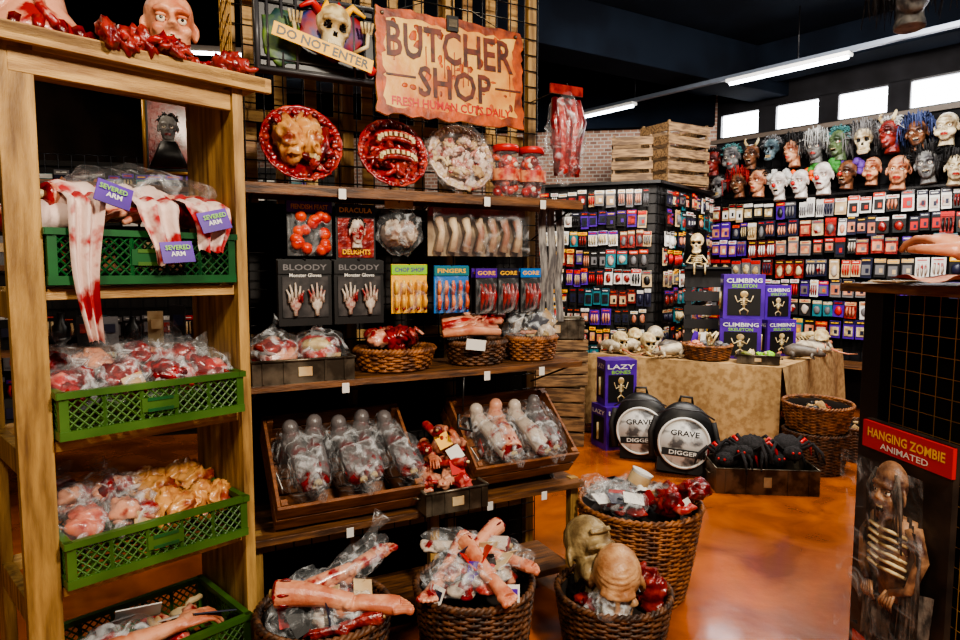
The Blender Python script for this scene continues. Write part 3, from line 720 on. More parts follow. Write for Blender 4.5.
b=MB(); lumps(b,(0,0,0),(.08,.04,.02),9,.06,[MEATD,BLOOD,MEAT],.5); b.box((-.03,-.085,.0),(.07,.004,.055),WHITE,(-20,0,0)); b.obj('raw_meat_chunk',B4@T(.14,-.12,.49)@RZ(20)@RY(-20))
b=MB()
for i in range(3): bag(b,(-.06*i,.03*i,.02*i),(.1,.09,.06),(20,10*i,40*i),FILM,.35); b.box((-.07*i+.02,-.04,.03),(.09,.003,.06),[WHITE,NAVY,WHITE][i],(-60,10,20*i))
b.obj('bagged_party_props',B4@T(-.08,-.1,.46))
b=MB(); b.lathe([(0,0),(.05,0),(.05,.07),(.053,.075),(.045,.075),(0,.07)],WHITE,24); b.lathe([(.0505,.01),(.0505,.06)],CARDC,24); b.obj('white_tub',B4@T(-.0,.06,.48)@RY(25))
# ================================================================ LEFT RACK
FL=frame(-1.15,1.66,46.4)
def A(s,y,z,*r):
    X=FL@T(s,y,z)
    for q in r: X=X@q
    return X
b=MB(); HT=2.07
b.box((-.02,.012,HT/2),(.08,.03,HT),WOODZ); b.box((-.045,.36,HT/2),(.03,.09,HT),WOODZ)
b.box((.553,.17,HT/2),(.028,.36,HT),WOODZ); b.box((.553,.0,HT/2),(.034,.03,HT),WOODZ)
for z in(.24,.635,1.04,1.45):
    b.box((-.045,.2,z-.045),(.028,.36,.07),WOODZ)
    for y in(.04,.32): b.box((.25,y,z-.02),(.57,.06,.03),WOODL)
b.box((.25,.14,1.438),(.57,.08,.02),WOODL); b.box((.25,.23,1.438),(.57,.08,.02),WOODL); 
b.box((.25,.165,HT+.012),(.76,.43,.028),WOODL); b.box((.26,-.04,HT+.006),(.78,.02,.045),WOODL)
b.box((.25,.005,HT-.05),(.57,.02,.06),WOODL)
b.obj('wooden_crate_rack',FL,.002)
g1=green_crate_mesh(.505,.36,.15,GREEND); g2=green_crate_mesh(.505,.38,.13,GREEN)
CY=.16; CX=.276
place(g1,'green_plastic_crate',A(CX,CY,1.455))
for z in(1.045,.64,.245): place(g2,'green_plastic_crate',A(CX,CY-.02,z))
def meatbag(name,X,r,m,n=4,lab=None):
    b=MB(); 
    for i in range(n+2): b.sph((U(-.5,.5)*r,U(-.5,.5)*r,U(-.2,.35)*r),(r*U(.4,.7),r*U(.4,.7),r*.42),m if i%2 else random.choice([MEAT,BLOOD,m]),20,14,nz=.4,nf=3/r,rot=(U(0,60),0,U(0,90)))
    bag(b,(0,0,.005),(r*1.15,r*1.1,r*.9),m=FILM,nz=.38)
    b.tube([(0,0,r*.7),(.01,0,r*1.0),(U(-.03,.03),U(-.03,.03),r*1.4)],[.025,.01,.04],FILM,8)
    if lab: b.box((0,-r*1.02,0),(.06,.003,.045),lab,(-15,U(-20,20),0))
    b.obj(name,X)
for z,mm in((1.045,(MEAT,MEATD,BLOOD,SKINB)),(.64,(BRAINP,SKINB,MEAT))):
    for i in range(4):
        for j in range(2):
            if z<1 and i>1: continue
            meatbag('bagged_raw_meat',A(.095+.12*i+U(-.01,.01),.07+.18*j,z+.115+.03*j+U(0,.02),RZ(U(0,40))),.074,random.choice(mm),4,CARDC if j==0 and i==1 else None)
for i,(s,y) in enumerate(((.33,.24),(.455,.24),(.35,.08),(.46,.08))):
    b=MB(); brain(b,(0,0,0),.074 if i<2 else .068,BRAIN,90+20*i); b.obj('rubber_brain',A(s,y,.64+(.135 if i<2 else .11),RX(20)))
b=MB()
for i in range(7): b.box((-.19+.06*i,U(-.1,.1),.09+.02*(i%4)),(.13,.004,.1),[WHITE,CARDC,GREY,WHITE,RED,WHITE,NAVY][i],(60+U(-20,20),U(-20,20),U(-30,30)))
bag(b,(-.1,-.05,.11),(.13,.1,.07),m=FILM); lumps(b,(0,0,.07),(.18,.1,.01),14,.04,[MEAT,SKINB,CARDC]); b.obj('bagged_body_parts',A(.27,.14,.25))
b=MB(); add_hand(b,T(0,0,0),SKIN); b.obj('severed_hand',A(.33,.03,.385,RZ(0),RX(10),S(.9)))
for i,(s,y,z,rz,ry) in enumerate(((.20,.05,1.65,-6,-6),(.30,.12,1.68,12,4),(.38,.2,1.70,-4,-4),(.28,.06,1.655,190,5),(.20,.18,1.70,172,-3),(.42,.14,1.71,8,-4))):
    b=MB(); add_hand(b,T(.0,0,0)@S(.95),SKINB)
    P=[(-.26+.023*j,.008*math.sin(j*1.7),.005*math.sin(j*2.1)) for j in range(10)]
    b.tube(P,[.035,.05,.055,.05,.056,.05,.049,.052,.045,.043],BLOODCLOTH,14,flat=.85)
    b.obj('severed_arm',A(s,y,z,RZ(rz),RY(ry)))
def dr(x0,x1,zl,ph,tw=.55):
    def f(u,v):
        w=(x1-x0)*(1-tw*v); x=(x0+x1)/2+.015*v+(u-.5)*w+.008*math.sin(v*7+ph)
        if v<.3: y=.16-.64*v; z=1.675+.03*math.sin(v*9)
        else: y=-.044-.014*math.sin(u*14+ph)*1.2; z=1.68-(v-.3)/.7*zl
        return (x,y,z+.006*math.sin(u*17))
    return f
b=MB(); b.sheet(dr(.045,.155,.38,0,.7),14,30,BLOODCLOTH); b.obj('bloodied_bandage',FL)
b=MB(); b.sheet(dr(.22,.37,.17,2),14,24,BLOODCLOTH); b.sheet(dr(.36,.52,.13,4),14,24,BLOODCLOTH); b.obj('bloodied_bandage',FL)
for s,z,tl in((.17,1.695,18),(.44,1.64,-14),(.33,1.545,-4)):
    b=MB(); b.box((0,0,0),(.09,.004,.062),PURP,(-15,tl,0)); b.box((0,-.004,-.019),(.08,.002,.01),LIME,(-15,tl,0)); b.text('SEVERED',(0,-.0045,.014),.07,LIME,h=.014,rot=(75,tl,0)); b.text('ARM',(0,-.0045,-.004),.04,WHITE,h=.014,rot=(75,tl,0)); b.obj('purple_product_tag',A(s,-.075,z))
b=MB(); bag(b,(0,0,0),(.2,.12,.07),m=FILMT,nz=.35); b.obj('crumpled_clear_bag',A(.30,.13,1.73))
# top of rack
ZT=HT+.027
b=MB(); b.tube([(0,0,.0),(0,0,.04),(0,.0,.10),(0,0,.17),(0,0,.25)],[.13,.12,.075,.06,.065],SKINB,20)
for e in(-1,1): b.tube([(e*.02,-.06,.16),(e*.045,-.075,.08),(e*.09,-.1,.03)],[.012,.014,.012],SKINB,8)
for i in range(16): a=2*pi*i/16; b.tube([(.125*math.cos(a),.11*math.sin(a),.04),(.14*math.cos(a),.125*math.sin(a),.018),(.145*math.cos(a),.13*math.sin(a),.006)],[.018,.014,.006],BLOOD,7)
head(b,'normal',SKINB,X=T(0,-.02,.36)@S(1.05)); b.obj('severed_zombie_bust',A(.06,.13,ZT,RZ(-35)))
b=MB(); head(b,'open',SKIN,X=T(0,0,0)@S(.9),lip=MEATD); lumps(b,(0,.02,-.11),(.07,.07,.006),14,.03,[BLOOD,MEAT,MEATD]); b.obj('severed_head',A(.40,.10,ZT+.128,RZ(-16),RX(0)))
for s,y in((.25,.05),(.51,.10),(.56,.14),(.54,.0),(.29,-.01),(.35,-.03),(.21,-.02),(.57,.02)):
    b=MB(); lumps(b,(0,0,.02),(.035,.03,.004),9,.032,[MEATD,BLOOD,MEATD,MEAT],.5); b.obj('bloody_meat_lump',A(s,y,ZT-.0))
# ================================================================ right cabinet
FK=frame(1.38,2.30,-84.3)
b=MB(); b.box((.045,.03,.71),(.09,.05,1.42),BLACK); b.box((.60,.03,1.43),(1.38,.12,.03),WOODX); b.box((.6,.3,1.435),(1.36,.5,.02),BLACK)
b.box((.6,.30,.70),(1.25,.02,1.38),DARK); b.box((1.22,.03,.71),(.06,.05,1.42),BLACK); b.box((.65,.03,.06),(1.2,.05,.12),BLACK); b.box((-.0,.17,.7),(.02,.3,1.4),BLACK)
grid_panel(b,1.1,1.35,.09,.06,.05,WIREG,.065,.002); b.obj('black_display_cabinet',FK,.002)
b=MB(); b.box((0,.0,0),(.36,.02,.74),mat('costume_backing',(50,38,30),(24,18,15),scale=6)); b.box((0,-.014,.32),(.37,.012,.09),RED); b.text('HANGING ZOMBIE',(0,-.021,.33),.32,YEL,h=.03)
b.text('ANIMATED',(0,-.021,.295),.2,WHITE,h=.02)
DECAY=mat('decayed_flesh',(156,114,80),(66,36,26),.5,scale=16,bump=.5)
RAG=mat('ragged_grey_cloth',(104,92,82),(44,38,34),.9,scale=14,st=(3,3,1),bump=.5)
head(b,'open',DECAY,X=T(0,-.06,.17)@S(.72,.4,.8))
for i in range(26):
    x=U(-.065,.065); zt=.245-.9*x*x/.06*.1; ln=U(.12,.26) if abs(x)>.03 else U(.03,.05)
    b.tube([(x*.8,-.07,zt),(x*1.25,-.078,zt-.06),(x*1.3+U(-.01,.01),-.07,zt-ln)],[.006,.006,.002],RAG,4)
b.tube([(0,-.03,.1),(0,-.04,.0),(0,-.035,-.1),(0,-.03,-.17)],[.075,.085,.06,.055],DECAY,14,flat=.5)
for k in range(6):
    for e in(-1,1): b.tube([(0,-.085,.06-k*.025),(e*.045,-.085,.065-k*.025),(e*.075,-.05,.05-k*.025)],.006,BONE,6)
for e in(-1,1):
    b.tube([(e*.07,-.03,.08),(e*.12,-.04,-.0),(e*.1,-.06,-.1),(e*.05,-.08,-.13)],[.025,.02,.016,.012],DECAY,8)
    for j in range(5): b.tube([(e*.05+.008*(j-2),-.08,-.13),(e*.04+.012*(j-2),-.09,-.165),(e*.035+.012*(j-2),-.08,-.19)],[.006,.005,.002],DECAY,5)
for i in range(9): x=-.11+.0275*i; b.sheet(lambda u,v:(x+u*.04*(1-.5*v),-.04-.02*math.sin(u*3+i),-.02*(i%2)-.1-v*U(.22,.25)),4,10,RAG)
for i in range(6):
    for e in(-1,1): b.sheet(lambda u,v:(e*(.06+.012*i)+u*.02,-.045-.01*i*.3,.12-.02*i-v*(.2+.03*(i%3))),3,8,RAG)
b.sheet(lambda u,v:((u-.5)*.36,-.10+.004*math.sin(u*30)*math.sin(v*7),-.36+v*.63),12,12,FILMT)
b.obj('hanging_zombie_prop_pack',FK@T(.32,-.06,.62))
b=MB(); add_hand(b,T(0,0,0),SKIN,True); b.sph((-.29,0,-.0),(.07,.07,.05),MEAT,20,12,nz=.4,nf=25); b.obj('severed_arm',FK@T(.40,.03,1.545)@RY(20)@RZ(180)@S(1.35))
b=MB(); b.sheet(lambda u,v:((u-.5)*.5,(v-.5)*.2+.01*math.sin(u*20),.012+.012*math.sin(u*14)*math.cos(v*9)+.01),24,10,mat('gauze_pink',(206,160,140),(160,60,56),.8,scale=18)); b.obj('bloody_gauze',FK@T(.5,-.0,1.447))
b=MB(); b.box((0,0,.004),(.16,.11,.003),WHITE,(3,0,12)); b.box((.02,-.01,.009),(.15,.1,.003),CARDC,(2,0,-5)); b.obj('paper_leaflets',FK@T(.12,.02,1.447))
for k in range(3):
    b=MB(); b.box((0,0,0),(.12,.02,.2),BLACK); b.box((0,-.012,.05),(.1,.004,.05),RED); lumps(b,(0,-.015,-.03),(.03,.0,.03),4,.022,[BLOOD,PALE]); b.obj('gory_prop_pack',FK@T(.12+.14*k,-.02,.12+.02*k))
# ================================================================ background displays
PAL=[BLACK,WHITE,NAVY,BLACK,CARDC,PURP,DARK,GREY,BLACK,MEATD,WHITE,TEAL]
HDR=[BLACK,PURP,NAVY,RED,WHITE,BLACK,GREY,CARDC,ORG,WHITE,YEL]
INN=[PALE,SKIN,MEATD,WHITE,BONE,GREY,SKIN,PALE,CARDC,GREY,BLACK,SKIN,GREYSKIN,NAVY,BONE,RED]
def packwall(b,x0,x1,zs,w,h,y=-.06):
    for z in zs:
        x=x0+w/2; run=0
        while x<x1-w/2:
            if run<=0: card=random.choice(PAL); inn=random.choice(INN); hd=random.choice(HDR); acc=random.choice((WHITE,ORG,YEL,WHITE,RED)); run=random.choice((1,1,2,3)); kind=random.randrange(3); wf=U(.72,1.15)
            run-=1
            dz=U(-.014,.014); yy=y+U(-.02,.02); hh=h*U(.72,.98); ww=w*wf
            b.box((x,yy,z+dz),(ww*.88,.01,hh),card,(0,U(-3,3),0)); b.box((x,yy-.007,z+dz+hh*.38),(ww*.86,.006,hh*.2),hd)
            if kind==0: b.sph((x,yy-.01,z+dz-hh*.1),(ww*.3,.018,hh*.28),inn,8,6,nz=.3,nf=30)
            elif kind==1:
                for q in(-.22,0,.22): b.tube([(x+q*ww,yy-.012,z+dz+hh*.2),(x+q*ww*1.2,yy-.02,z+dz-hh*.1),(x+q*ww,yy-.012,z+dz-hh*.38)],[ww*.07,ww*.1,ww*.05],inn,5)
            else: b.box((x,yy-.009,z+dz-hh*.1),(ww*.66,.012,hh*.5),inn); b.box((x+ww*.1,yy-.016,z+dz-hh*.14),(ww*.25,.004,hh*.22),hd)
            b.box((x,yy-.012,z+dz+hh*.38),(ww*.6,.004,hh*.05),acc)
            b.tube([(x,.0,z+hh*.46),(x,yy-.03,z+hh*.46)],.003,WIRE,4)
            x+=ww*U(.96,1.05)
b=MB(); grid_panel(b,5.4,2.5,.02,.35,-.0,WIRE,.1,.004)
b.obj('wire_grid_display_panel',FW@T(0,-.02,0))
b=MB(); packwall(b,.05,4.6,[2.15,1.94,1.73,1.5,1.28,1.06,.84],.118,.215,-.09); b.obj('costume_accessory_packs',FW@T(0,-.02,0))
b=MB(); b.box((2.3,-.14,2.28),(4.6,.02,.02),WIRE); b.obj('shelf_rail',FW)
def lx(n,a,b2): return mat('latex_'+n,a,b2,.45,scale=16,bump=.4,bs=60)
SK=[lx('grey',(120,118,114),(64,62,64)),lx('flesh',(200,148,112),(138,78,54)),lx('green',(88,106,70),(46,58,38)),lx('bone',(210,196,164),(142,122,92)),lx('brown',(122,78,52),(56,32,20)),lx('red',(132,38,30),(60,16,14)),lx('white',(224,218,210),(164,152,146)),lx('blue',(96,116,122),(50,64,72)),lx('purple',(84,68,90),(44,34,50))]
HR={k:mat('hair_'+k,c,rough=.7) for k,c in dict(black=(20,17,17),white=(190,190,186),orange=(232,90,14),red=(160,26,20),green=(50,120,44),teal=(70,124,124),grey=(110,108,108),blue=(54,66,110),yellow=(220,190,50),brown=(60,38,24),purple=(90,54,140)).items()}
row1=[('gaunt',5,'black','wild',0),('fat',0,'teal','short',0),('open',4,None,None,1),('skull',7,'grey','wild',0),('gaunt',1,'black','long',0),('normal',0,'white','long',0),('open',2,'teal','wild',0),('skull',3,'grey','long',0),('gaunt',5,'white','wild',1),('open',4,'blue','long',0),('fat',3,None,None,0),('gaunt',0,'black','wild',0),('open',8,'black','wild',1),('normal',1,'brown','short',0),('open',5,None,None,1),('fat',2,'black','long',0)]
row2=[('skull',0,'black','short',0),('open',4,'red','long',0),('gaunt',1,'black','short',0),('open',6,'white','clown',0),('normal',6,'orange','clown',0),('normal',6,'green','clown',0),('open',4,'purple','clown',0),('fat',1,None,None,0),('gaunt',1,None,None,0),('open',0,'black','long',0),('gaunt',3,'black','long',0),('normal',1,None,None,0),('fat',1,'brown','short',0),('skull',3,None,None,0),('open',5,'black','wild',0),('gaunt',6,None,None,0)]
for rw,z0,off in((row1,2.79,.02),(row2,2.46,.11)):
    for i,(k,s,h,st,hn) in enumerate(rw):
        b=MB(); x=off+.06+.232*i; sc=U(1.0,1.25)
        head(b,k,SK[s],HR[h] if h else None,st,horn=(BONE if hn else None),lip=BLOOD if st=='clown' else MEATD)
        if st=='clown': b.sph((0,-.115,-.012),.02,RED,10,8)
        hook(b,0,.1,.1,.04)
        b.obj('monster_mask',FW@T(x,-.18,z0+U(-.04,.03))@RZ(U(-26,14))@RY(U(-7,7))@S(sc*U(.92,1.05),1.05,sc))
# gondola
GA=frame(.65,6.9,-19.5); GB=frame(1.78,6.5,49.8)
GP=mat('gondola_panel',(40,37,35),(28,25,25),.7,scale=4)
b=MB(); b.box((.6,.05,1.18),(1.2,.04,2.34),GP); grid_panel(b,1.2,2.3,0,.05,.02,WIRE,.1,.004); b.box((.6,.0,2.36),(1.26,.1,.03),BLACK)
b.M=GA.inverted()@GB
b.box((.75,.05,1.18),(1.4,.04,2.34),GP); grid_panel(b,1.42,2.3,.02,.05,.02,WIRE,.1,.004); b.box((.72,.0,2.36),(1.44,.1,.03),BLACK)
b.M=GA.inverted()
b.raw([(p[0],p[1],z) for z in(2.355,2.375) for p in((.65,6.95),(1.78,6.55),(2.62,7.55),(1.7,7.95),(.75,7.9))],[(4,3,2,1,0),(5,6,7,8,9)]+[(i,(i+1)%5,5+(i+1)%5,5+i) for i in range(5)],BLACK,False)
b.M=Matrix.Identity(4)
b.obj('gondola_display_stand',GA)
b=MB(); packwall(b,.0,1.2,[2.2,2.0,1.8,1.6,1.4,1.2,1.0,.8,.6,.42],.1,.19); b.obj('costume_accessory_packs',GA)
b=MB(); packwall(b,.05,1.4,[2.2,2.0,1.8,1.6,1.4,1.2,1.0,.8,.6],.11,.19); b.obj('costume_accessory_packs',GB)
cm=wood_crate_mesh(.62,.42,.66,CRATEP,5,.68).mesh('slatted_crate')
place(cm,'slatted_wooden_crate',T(2.12,7.1,2.376)@RZ(30),.002)
cm2=wood_crate_mesh(.42,.4,.5,CRATEP,4,.68).mesh('slatted_crate'); place(cm2,'slatted_wooden_crate',T(1.62,6.95,2.376)@RZ(-12),.002)
place(wood_crate_mesh(.5,.4,.5,CRATEP,4).mesh('slatted_crate'),'slatted_wooden_crate',T(.66,5.5,0)@RZ(-10),.002)
place(wood_crate_mesh(.46,.38,.4,CRATEP,4).mesh('slatted_crate'),'slatted_wooden_crate',T(.66,5.5,.505)@RZ(6),.002)
tray(.45,.34,.16).obj('metal_tray',T(.66,5.5,.91)@RZ(-4))
# ---------------- burlap table
q=[Vector((.98,5.82,0)),Vector((2.36,4.96,0)),Vector((3.5,6.15,0)),Vector((2.3,6.55,0))]; TH=.72
b=MB()
def top(u,v):
    a=q[0].lerp(q[1],u); c=q[3].lerp(q[2],u); p=a.lerp(c,v); return (p.x,p.y,TH+.004*noise.noise(p*6))
b.sheet(top,40,24,BURLAP)
def skirt(a,c,ph,zb):
    d=(c-a).normalized(); nn=Vector((d.y,-d.x,0))
    def f(u,v):
        p=a.lerp(c,u); o=.006+v**.8*(.05+.045*math.sin(u*d.length*20+ph+2*math.sin(u*5))); p=p+nn*o; return (p.x,p.y,TH-(TH-zb)*v+(.05*v*math.sin(u*9+ph)))
    return f
b.sheet(skirt(q[0],q[1],0,.08),90,12,BURLAP); b.sheet(skirt(q[1],q[2],1,.08),90,12,BURLAP); b.sheet(skirt(q[2],q[3],2,.1),40,8,BURLAP); b.sheet(skirt(q[3],q[0],2,.1),40,8,BURLAP)
for p in q:
    cc=(q[0]+q[1]+q[2]+q[3])/4; p2=p.lerp(cc,.12); b.box((p2.x,p2.y,.35),(.05,.05,.7),WOODZ)
b.obj('burlap_covered_table')
def pbox(w,d,h,t1,t2,side=PURP):
    b=MB(); b.box((0,0,h/2),(w,d,h),side)
    b.box((0,-d/2-.002,h*.38),(w*.8,.003,h*.6),BLACK); b.text(t1,(0,-d/2-.004,h*.86),w*.86,WHITE,h=h*.1); b.text(t2,(0,-d/2-.004,h*.74),w*.6,LIME,h=h*.08)
    b.sph((0,-d/2-.004,h*.55),(w*.1,.004,h*.08),BONE,10,7); b.tube([(0,-d/2-.005,h*.48),(0,-d/2-.005,h*.24)],w*.03,BONE,6,flat=.3)
    for k in range(4): b.box((0,-d/2-.006,h*(.45-k*.04)),(w*(.2-.02*k),.003,h*.015),BONE)
    for e in(-1,1):
        b.tube([(0,-d/2-.005,h*.46),(e*w*.16,-d/2-.005,h*.38),(e*w*.22,-d/2-.005,h*.52)],w*.016,BONE,5); b.tube([(0,-d/2-.005,h*.24),(e*w*.1,-d/2-.005,h*.18),(e*w*.08,-d/2-.005,h*.1)],w*.018,BONE,5)
        b.box((e*(w/2+.0015),0,h*.45),(.003,d*.7,h*.6),BLACK); b.text(t1,(e*(w/2+.0035),0,h*.85),d*.8,WHITE,h=h*.1,rot=(90,0,90*e))
        b.tube([(e*(w/2+.004),0,h*.6),(e*(w/2+.004),0,h*.2)],d*.07,BONE,6,flat=.3)
    return b
def pb(w,d,h,t1,t2,x,y,z,r,side=PURP): pbox(w,d,h,t1,t2,side).obj('skeleton_prop_box',T(x,y,z)@RZ(r))
pb(.33,.24,.34,'CLIMBING','SKELETON',2.26,5.55,TH+.005,-18); pb(.33,.24,.38,'CLIMBING','SKELETON',2.28,5.57,TH+.346,-14)
pb(.28,.22,.32,'CLIMBING','SKELETON',2.64,5.72,TH+.005,10); pb(.24,.2,.3,'CLIMBING','SKELETON',2.64,5.78,TH+.326,5)
pb(.29,.24,.36,'LAZY','BONES',1.13,5.32,0,20); pb(.27,.22,.38,'LAZY','BONES',1.15,5.34,.361,8)
# backpacks
ART=mat('printed_grey_art',(206,204,200),(84,84,86),.5,scale=9,ramp=(.5,.62))
def backpack():
    b=MB(); b.sph((0,0,.26),(.22,.11,.26),BLACK,24,16,nz=.05,nf=6); b.box((0,.02,.06),(.34,.15,.1),BLACK)
    b.M=T(0,-.105,.23)@RX(90); b.lathe([(0,.02),(.165,.012),(.165,0)],ART,36); b.lathe([(.165,.0),(.17,.018),(.18,.018),(.185,.0)],WHITE,36)
    b.M=Matrix.Identity(4)
    b.text('GRAVE',(0,-.132,.30),.2,BLACK,h=.04); b.box((0,-.128,.16),(.3,.004,.05),BLACK); b.text('DIGGER',(0,-.132,.16),.2,WHITE,h=.03)
    b.tube([(-.05,.03,.5),(-.04,.03,.56),(.04,.03,.56),(.05,.03,.5)],.01,BLACK,8)
    for e in(-1,1): b.tube([(e*.08,.1,.48),(e*.12,.17,.4),(e*.13,.16,.2),(e*.12,.09,.06)],.018,BLACK,8,flat=.4); b.tube([(e*.2,-.02,.4),(e*.235,-.03,.28),(e*.21,-.03,.1)],.02,DARK,8)
    b.tube([(-.2,-.06,.42),(-.1,-.1,.47),(.1,-.1,.47),(.2,-.06,.42)],.006,DKG,6)
    return b.mesh('backpack')
bk=backpack(); place(bk,'round_backpack',T(1.28,4.93,.0)@RZ(-22)@RX(-8)@RY(-4)@S(1,.9,1)); place(bk,'round_backpack',T(1.46,4.58,.0)@RZ(-12)@RX(-10)@RY(5)@S(1.0,.95,1.0))
# spider tray
tray(.66,.34,.17).obj('metal_tray',T(1.92,4.30,0)@RZ(-6))
FUR=mat('black_fur',(18,16,18),(38,34,36),.9,scale=60,bump=.8,bs=150)
for i in range(4):
    b=MB(); b.sph((0,.02,0),(.1,.11,.085),FUR,26,18,nz=.2,nf=60); b.sph((0,-.1,-.01),(.06,.06,.05),FUR,18,12,nz=.2,nf=60)
    for e in(-1,1):
        b.sph((e*.02,-.155,.005),.009,RED,6,5)
        for j in range(4): y=-.07+.035*j; a=(j-1.5)*.03; b.tube([(e*.05,y,0),(e*.12,y+a,.06),(e*.16,y+a*2,.01),(e*.175,y+a*2.5,-.06)],[.014,.012,.011,.005],FUR if j!=2 else RED,6)
    b.obj('giant_spider_toy',T(1.72+.13*i,4.34+U(-.05,.05),.22+.05*(i%2))@RZ(U(-50,50)-6))
baskat(.22,.18,.3,WICKD,T(2.50,4.68,0)); baskat(.22,.18,.27,WICKD,T(3.0,4.98,0)); baskat(.235,.19,.2,WICK,T(2.50,4.68,.31)@RX(2))
b=MB(); lumps(b,(0,0,.46),(.12,.1,.02),12,.045,[BLACK,MEATD,BURLAP]); b.lathe([(0,.42),(.19,.41)],BLACK,16); b.obj('rubber_bats_pile',T(2.5,4.68,0))
b=MB(); lumps(b,(0,0,.24),(.1,.1,.02),10,.05,[BLACK,FUR,BURLAP]); b.obj('rubber_bats_pile',T(3.0,4.98,0))
# items on table
baskat(.2,.17,.12,WICK,T(1.95,5.46,TH+.006)); 
b=MB(); lumps(b,(0,0,.12),(.12,.12,.01),14,.035,[BONE,PALE,GREY,SKIN,GREYSKIN]); 
for i in range(7): b.tube([(U(-.1,.1),U(-.1,.1),.12),(U(-.12,.12),U(-.1,.1),.22)],.01,BONE,6)
for i in range(3): b.box((U(-.1,.1),U(-.08,.08),.17),(.07,.003,.1),[BLACK,PURP,WHITE][i],(U(-30,10),U(-20,20),0))
b.obj('pile_of_bones',T(1.95,5.46,TH+.01))
tray(.32,.2,.07,TIN).obj('metal_tray',T(2.28,5.20,TH+.006)@RZ(-25))
b=MB(); lumps(b,(0,0,.06),(.11,.05,.01),14,.03,[LIME,mat('moss_olive',(120,120,50),(70,80,30),scale=30),BONE]); b.obj('slimy_eyeballs',T(2.28,5.20,TH+.01)@RZ(-25))
def rat(m,pink=SKIN):
    b=MB(); b.tube([(.12,0,.05),(.06,0,.065),(-.02,0,.06),(-.08,0,.055),(-.12,0,.045),(-.155,0,.035)],[.03,.05,.042,.034,.026,.008],m,12)
    for e in(-1,1):
        b.sph((-.1,e*.025,.075),(.006,.016,.018),pink,8,6); b.sph((-.135,e*.014,.05),.005,PUP,6,5)
        b.tube([(.07,e*.035,.05),(.05,e*.055,.025),(.075,e*.05,.012),(.04,e*.055,.006)],[.022,.014,.008,.005],m,7); b.tube([(-.07,e*.025,.045),(-.06,e*.035,.02),(-.085,e*.035,.006)],[.014,.008,.004],m,7)
    b.tube([(.14,0,.04),(.2,.02,.015),(.26,-.01,.01),(.32,.03,.01)],[.01,.007,.005,.002],pink,6); b.sph((-.158,0,.036),.005,pink,6,5)
    return b
RG=lx('rat_grey',(100,90,80),(60,52,48)); RW=lx('rat_pale',(200,186,160),(144,130,108))
for x,y,r,m in((2.85,5.62,30,RW),(3.05,5.85,-40,RG),(3.2,6.0,100,RW),(1.75,5.78,200,RG),(1.35,5.88,20,RW),(2.75,5.42,150,RG),(1.2,5.85,-60,RW),(2.95,5.68,170,RW),(1.65,5.5,10,RW)):
    rat(m).obj('rubber_rat',T(x,y,TH+.006)@RZ(r)@S(1.15))
for x,y,r,s in((1.5,5.66,15,.85),(1.62,5.9,-20,1.0),(1.28,5.78,30,.85),(3.12,5.82,-30,.8),(2.9,6.0,10,.9),(1.45,5.95,0,.9),(2.45,6.2,-10,.9),(3.28,6.1,20,.8)):
    b=MB(); head(b,'skull',BONE if s<1 else RW); b.obj('plastic_skull',T(x,y,TH+.006+.112*s)@RZ(r)@S(s))
b=MB()
for e in(-1,1): b.box((e*.16,0,.38),(.05,.05,.76),BLACK)
for z in(.12,.25,.38,.51,.64,.73): b.box((0,-.02,z),(.4,.02,.09),DARK)
b.box((0,0,.775),(.42,.2,.02),BLACK); b.obj('dark_slatted_stand',T(2.12,6.0,TH+.006)@RZ(-10))
b=MB(); head(b,'skull',BONE,X=T(0,0,.2)@RZ(-25)@S(.8)); 
b.sheet(lambda u,v:(.09*math.cos(pi*u)*(1+.3*v),.02+.1*math.sin(pi*u)+.01*math.sin(v*9),.31-.3*v+.02*math.sin(u*9)),14,10,BLACK)
b.tube([(0,.01,.12),(0,.01,.0)],.012,BONE)
for k in range(4):
    for e in(-1,1): b.tube([(0,.02,.1-k*.02),(e*.05,-.01,.095-k*.02),(e*.03,-.04,.09-k*.02),(0,-.045,.09-k*.02)],.006,BONE,5)
for e in(-1,1): b.tube([(e*.05,0,.1),(e*.1,-.02,.03),(e*.06,-.07,.02)],.008,BONE,6); b.tube([(e*.02,0,.01),(e*.05,-.09,.02),(e*.05,-.1,-.08)],.009,BONE,6)
b.obj('hooded_skeleton_ornament',T(2.02,6.0,TH+.80))
b=MB(); b.tube([(-.3,0,0.02),(-.1,0,.12),(.1,0,.14),(.3,0,.04)],[.02,.03,.03,.02],BONE,8)
for i in range(7): 
    for e in(-1,1): b.tube([(-.12+.04*i,0,.13),(-.12+.04*i,e*.06,.1),(-.12+.04*i,e*.04,.03)],.007,BONE,5)
for x in(-.14,.16):
    for e in(-1,1): b.tube([(x,e*.03,.12),(x+.03,e*.05,.07),(x,e*.05,.005)],.01,BONE,6)
b.sph((-.3,0,.14),(.06,.035,.035),BONE,12,8); b.obj('skeleton_dog_toy',T(3.1,6.12,TH+.006)@RZ(15))
b=MB(); b.box((1.8,-.25,.5),(2.2,.4,.03),WOODX); b.box((.75,-.25,.25),(.04,.36,.5),WOODX); b.box((2.85,-.25,.25),(.04,.36,.5),WOODX); b.obj('low_display_shelf',FW,.002)
b=MB(); head(b,'gaunt',SK[0],HR['black'],'long',X=S(1.2)); b.tube([(0,0,.14),(0,0,1.0)],.003,WIRE,4); b.obj('hanging_ghoul_mask',T(2.15,3.3,2.88)@RZ(-20))
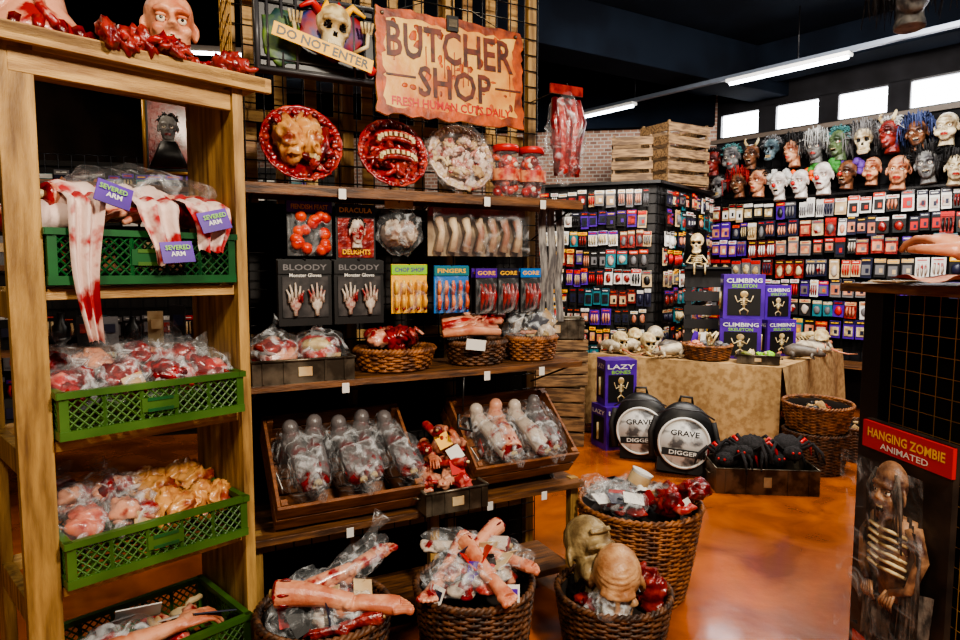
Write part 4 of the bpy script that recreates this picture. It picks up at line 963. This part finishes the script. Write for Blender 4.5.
# ---------------- left background
LB=T(-2.85,5.6,0)@RZ(14)
b=MB(); b.box((0,.06,1.2),(3.2,.04,2.4),DARK); grid_panel(b,3.2,2.4,-1.6,.05,.02,WIRE,.1,.004); b.obj('wire_grid_display_panel',LB)
b=MB(); packwall(b,-1.55,1.5,[2.2,1.95,1.0,.75,.5],.14,.22); b.obj('costume_accessory_packs',LB)
b=MB()
for z in(.5,1.0,1.5,2.0): b.box((0,0,z),(1.6,.35,.03),WOODX)
for x in(-.8,.8): b.box((x,0,1.05),(.05,.35,2.1),WOODZ)
for z in(.515,1.015,1.515):
    for i in range(12):
        x=-.72+.13*i; m=random.choice([BLACK,GREY,CARDC,BLACK,MEATD,DARK,WICK]); h=U(.14,.26)
        if i%3: b.box((x,U(-.05,.02),z+h/2),(.09,.06,h),m,(0,0,U(-12,12))); b.box((x,-.06,z+h*.6),(.06,.05,h*.3),random.choice([MEATD,CARDC,NAVY]),(0,0,0))
        else: b.lathe([(0,z),(.045,z),(.05,z+h*.6),(.02,z+h*.8),(.02,z+h),(0,z+h)],m,12,c=(x,0,0))
b.obj('bottle_display_shelf',T(-2.3,4.1,0)@RZ(30))
b=MB(); b.box((0,0,0),(.26,.03,.44),BLACK); b.box((0,-.02,0),(.2,.01,.37),MEATD); head(b,'gaunt',SK[0],BLACK,'short',X=T(0,-.03,.03)@S(.6,.2,.6)); b.tube([(0,-.03,-.04),(0,-.03,-.18)],[.04,.1],BLACK,10,flat=.2)
for x in(-1,1): b.tube([(x*.12,-.02,-.21),(x*.12,-.02,.21)],.01,WIREG,6)
for z in(-1,1): b.tube([(-.12,-.02,z*.21),(.12,-.02,z*.21)],.01,WIREG,6)
b.tube([(0,.02,.22),(0,.02,1.65)],.003,WIRE,4); b.obj('framed_vampire_portrait',T(-1.74,3.65,2.24)@RZ(20))
# ================================================================ LIGHTS
def area(name,loc,tgt,size,e,col,sy=None):
    l=bpy.data.lights.new(name,'AREA'); l.energy=e; l.size=size; l.color=col
    if sy: l.shape='RECTANGLE'; l.size_y=sy
    o=bpy.data.objects.new(name,l); SC.collection.objects.link(o); o.location=loc
    o.rotation_euler=(Vector(tgt)-Vector(loc)).to_track_quat('-Z','Y').to_euler(); return o
area('ceiling_lamp_a',(1.2,.0,3.2),(-.1,2.5,.7),.3,145,(1,.88,.72))
area('ceiling_lamp_b',(-.6,-.1,3.0),(-.9,2.0,.7),.3,40,(1,.86,.66))
area('ceiling_lamp_c',(2.3,3.9,3.7),(2.2,5.3,.6),.5,105,(1,.92,.82))
area('ceiling_lamp_d',(3.0,4.7,3.3),(3.9,7.0,1.6),1.0,88,(1,.98,.95))
area('ceiling_lamp_e',(1.2,4.7,3.3),(1.6,7,1.4),.6,62,(1,.94,.88))
area('ceiling_lamp_f',(-2.6,3.2,3.6),(-2.6,5.,1.0),.8,26,(1,.86,.68))
area('ceiling_lamp_g',(.3,3.7,3.6),(.3,3.5,0),.4,12,(1,.85,.6))
w=bpy.data.worlds.new('world'); SC.world=w; w.use_nodes=True
w.node_tree.nodes['Background'].inputs[0].default_value=(.84,.82,.82,1); w.node_tree.nodes['Background'].inputs[1].default_value=.12
# ================================================================ CAMERA
cd=bpy.data.cameras.new('camera'); cd.lens=24; cd.sensor_width=36; cd.clip_start=.05
co=bpy.data.objects.new('camera',cd); SC.collection.objects.link(co); co.location=(0,0,1.5); co.rotation_euler=(math.radians(90-4.65),0,0); SC.camera=co
SC.view_settings.view_transform='AgX'
try: SC.view_settings.look='AgX - Medium High Contrast'
except Exception as e: print(e)
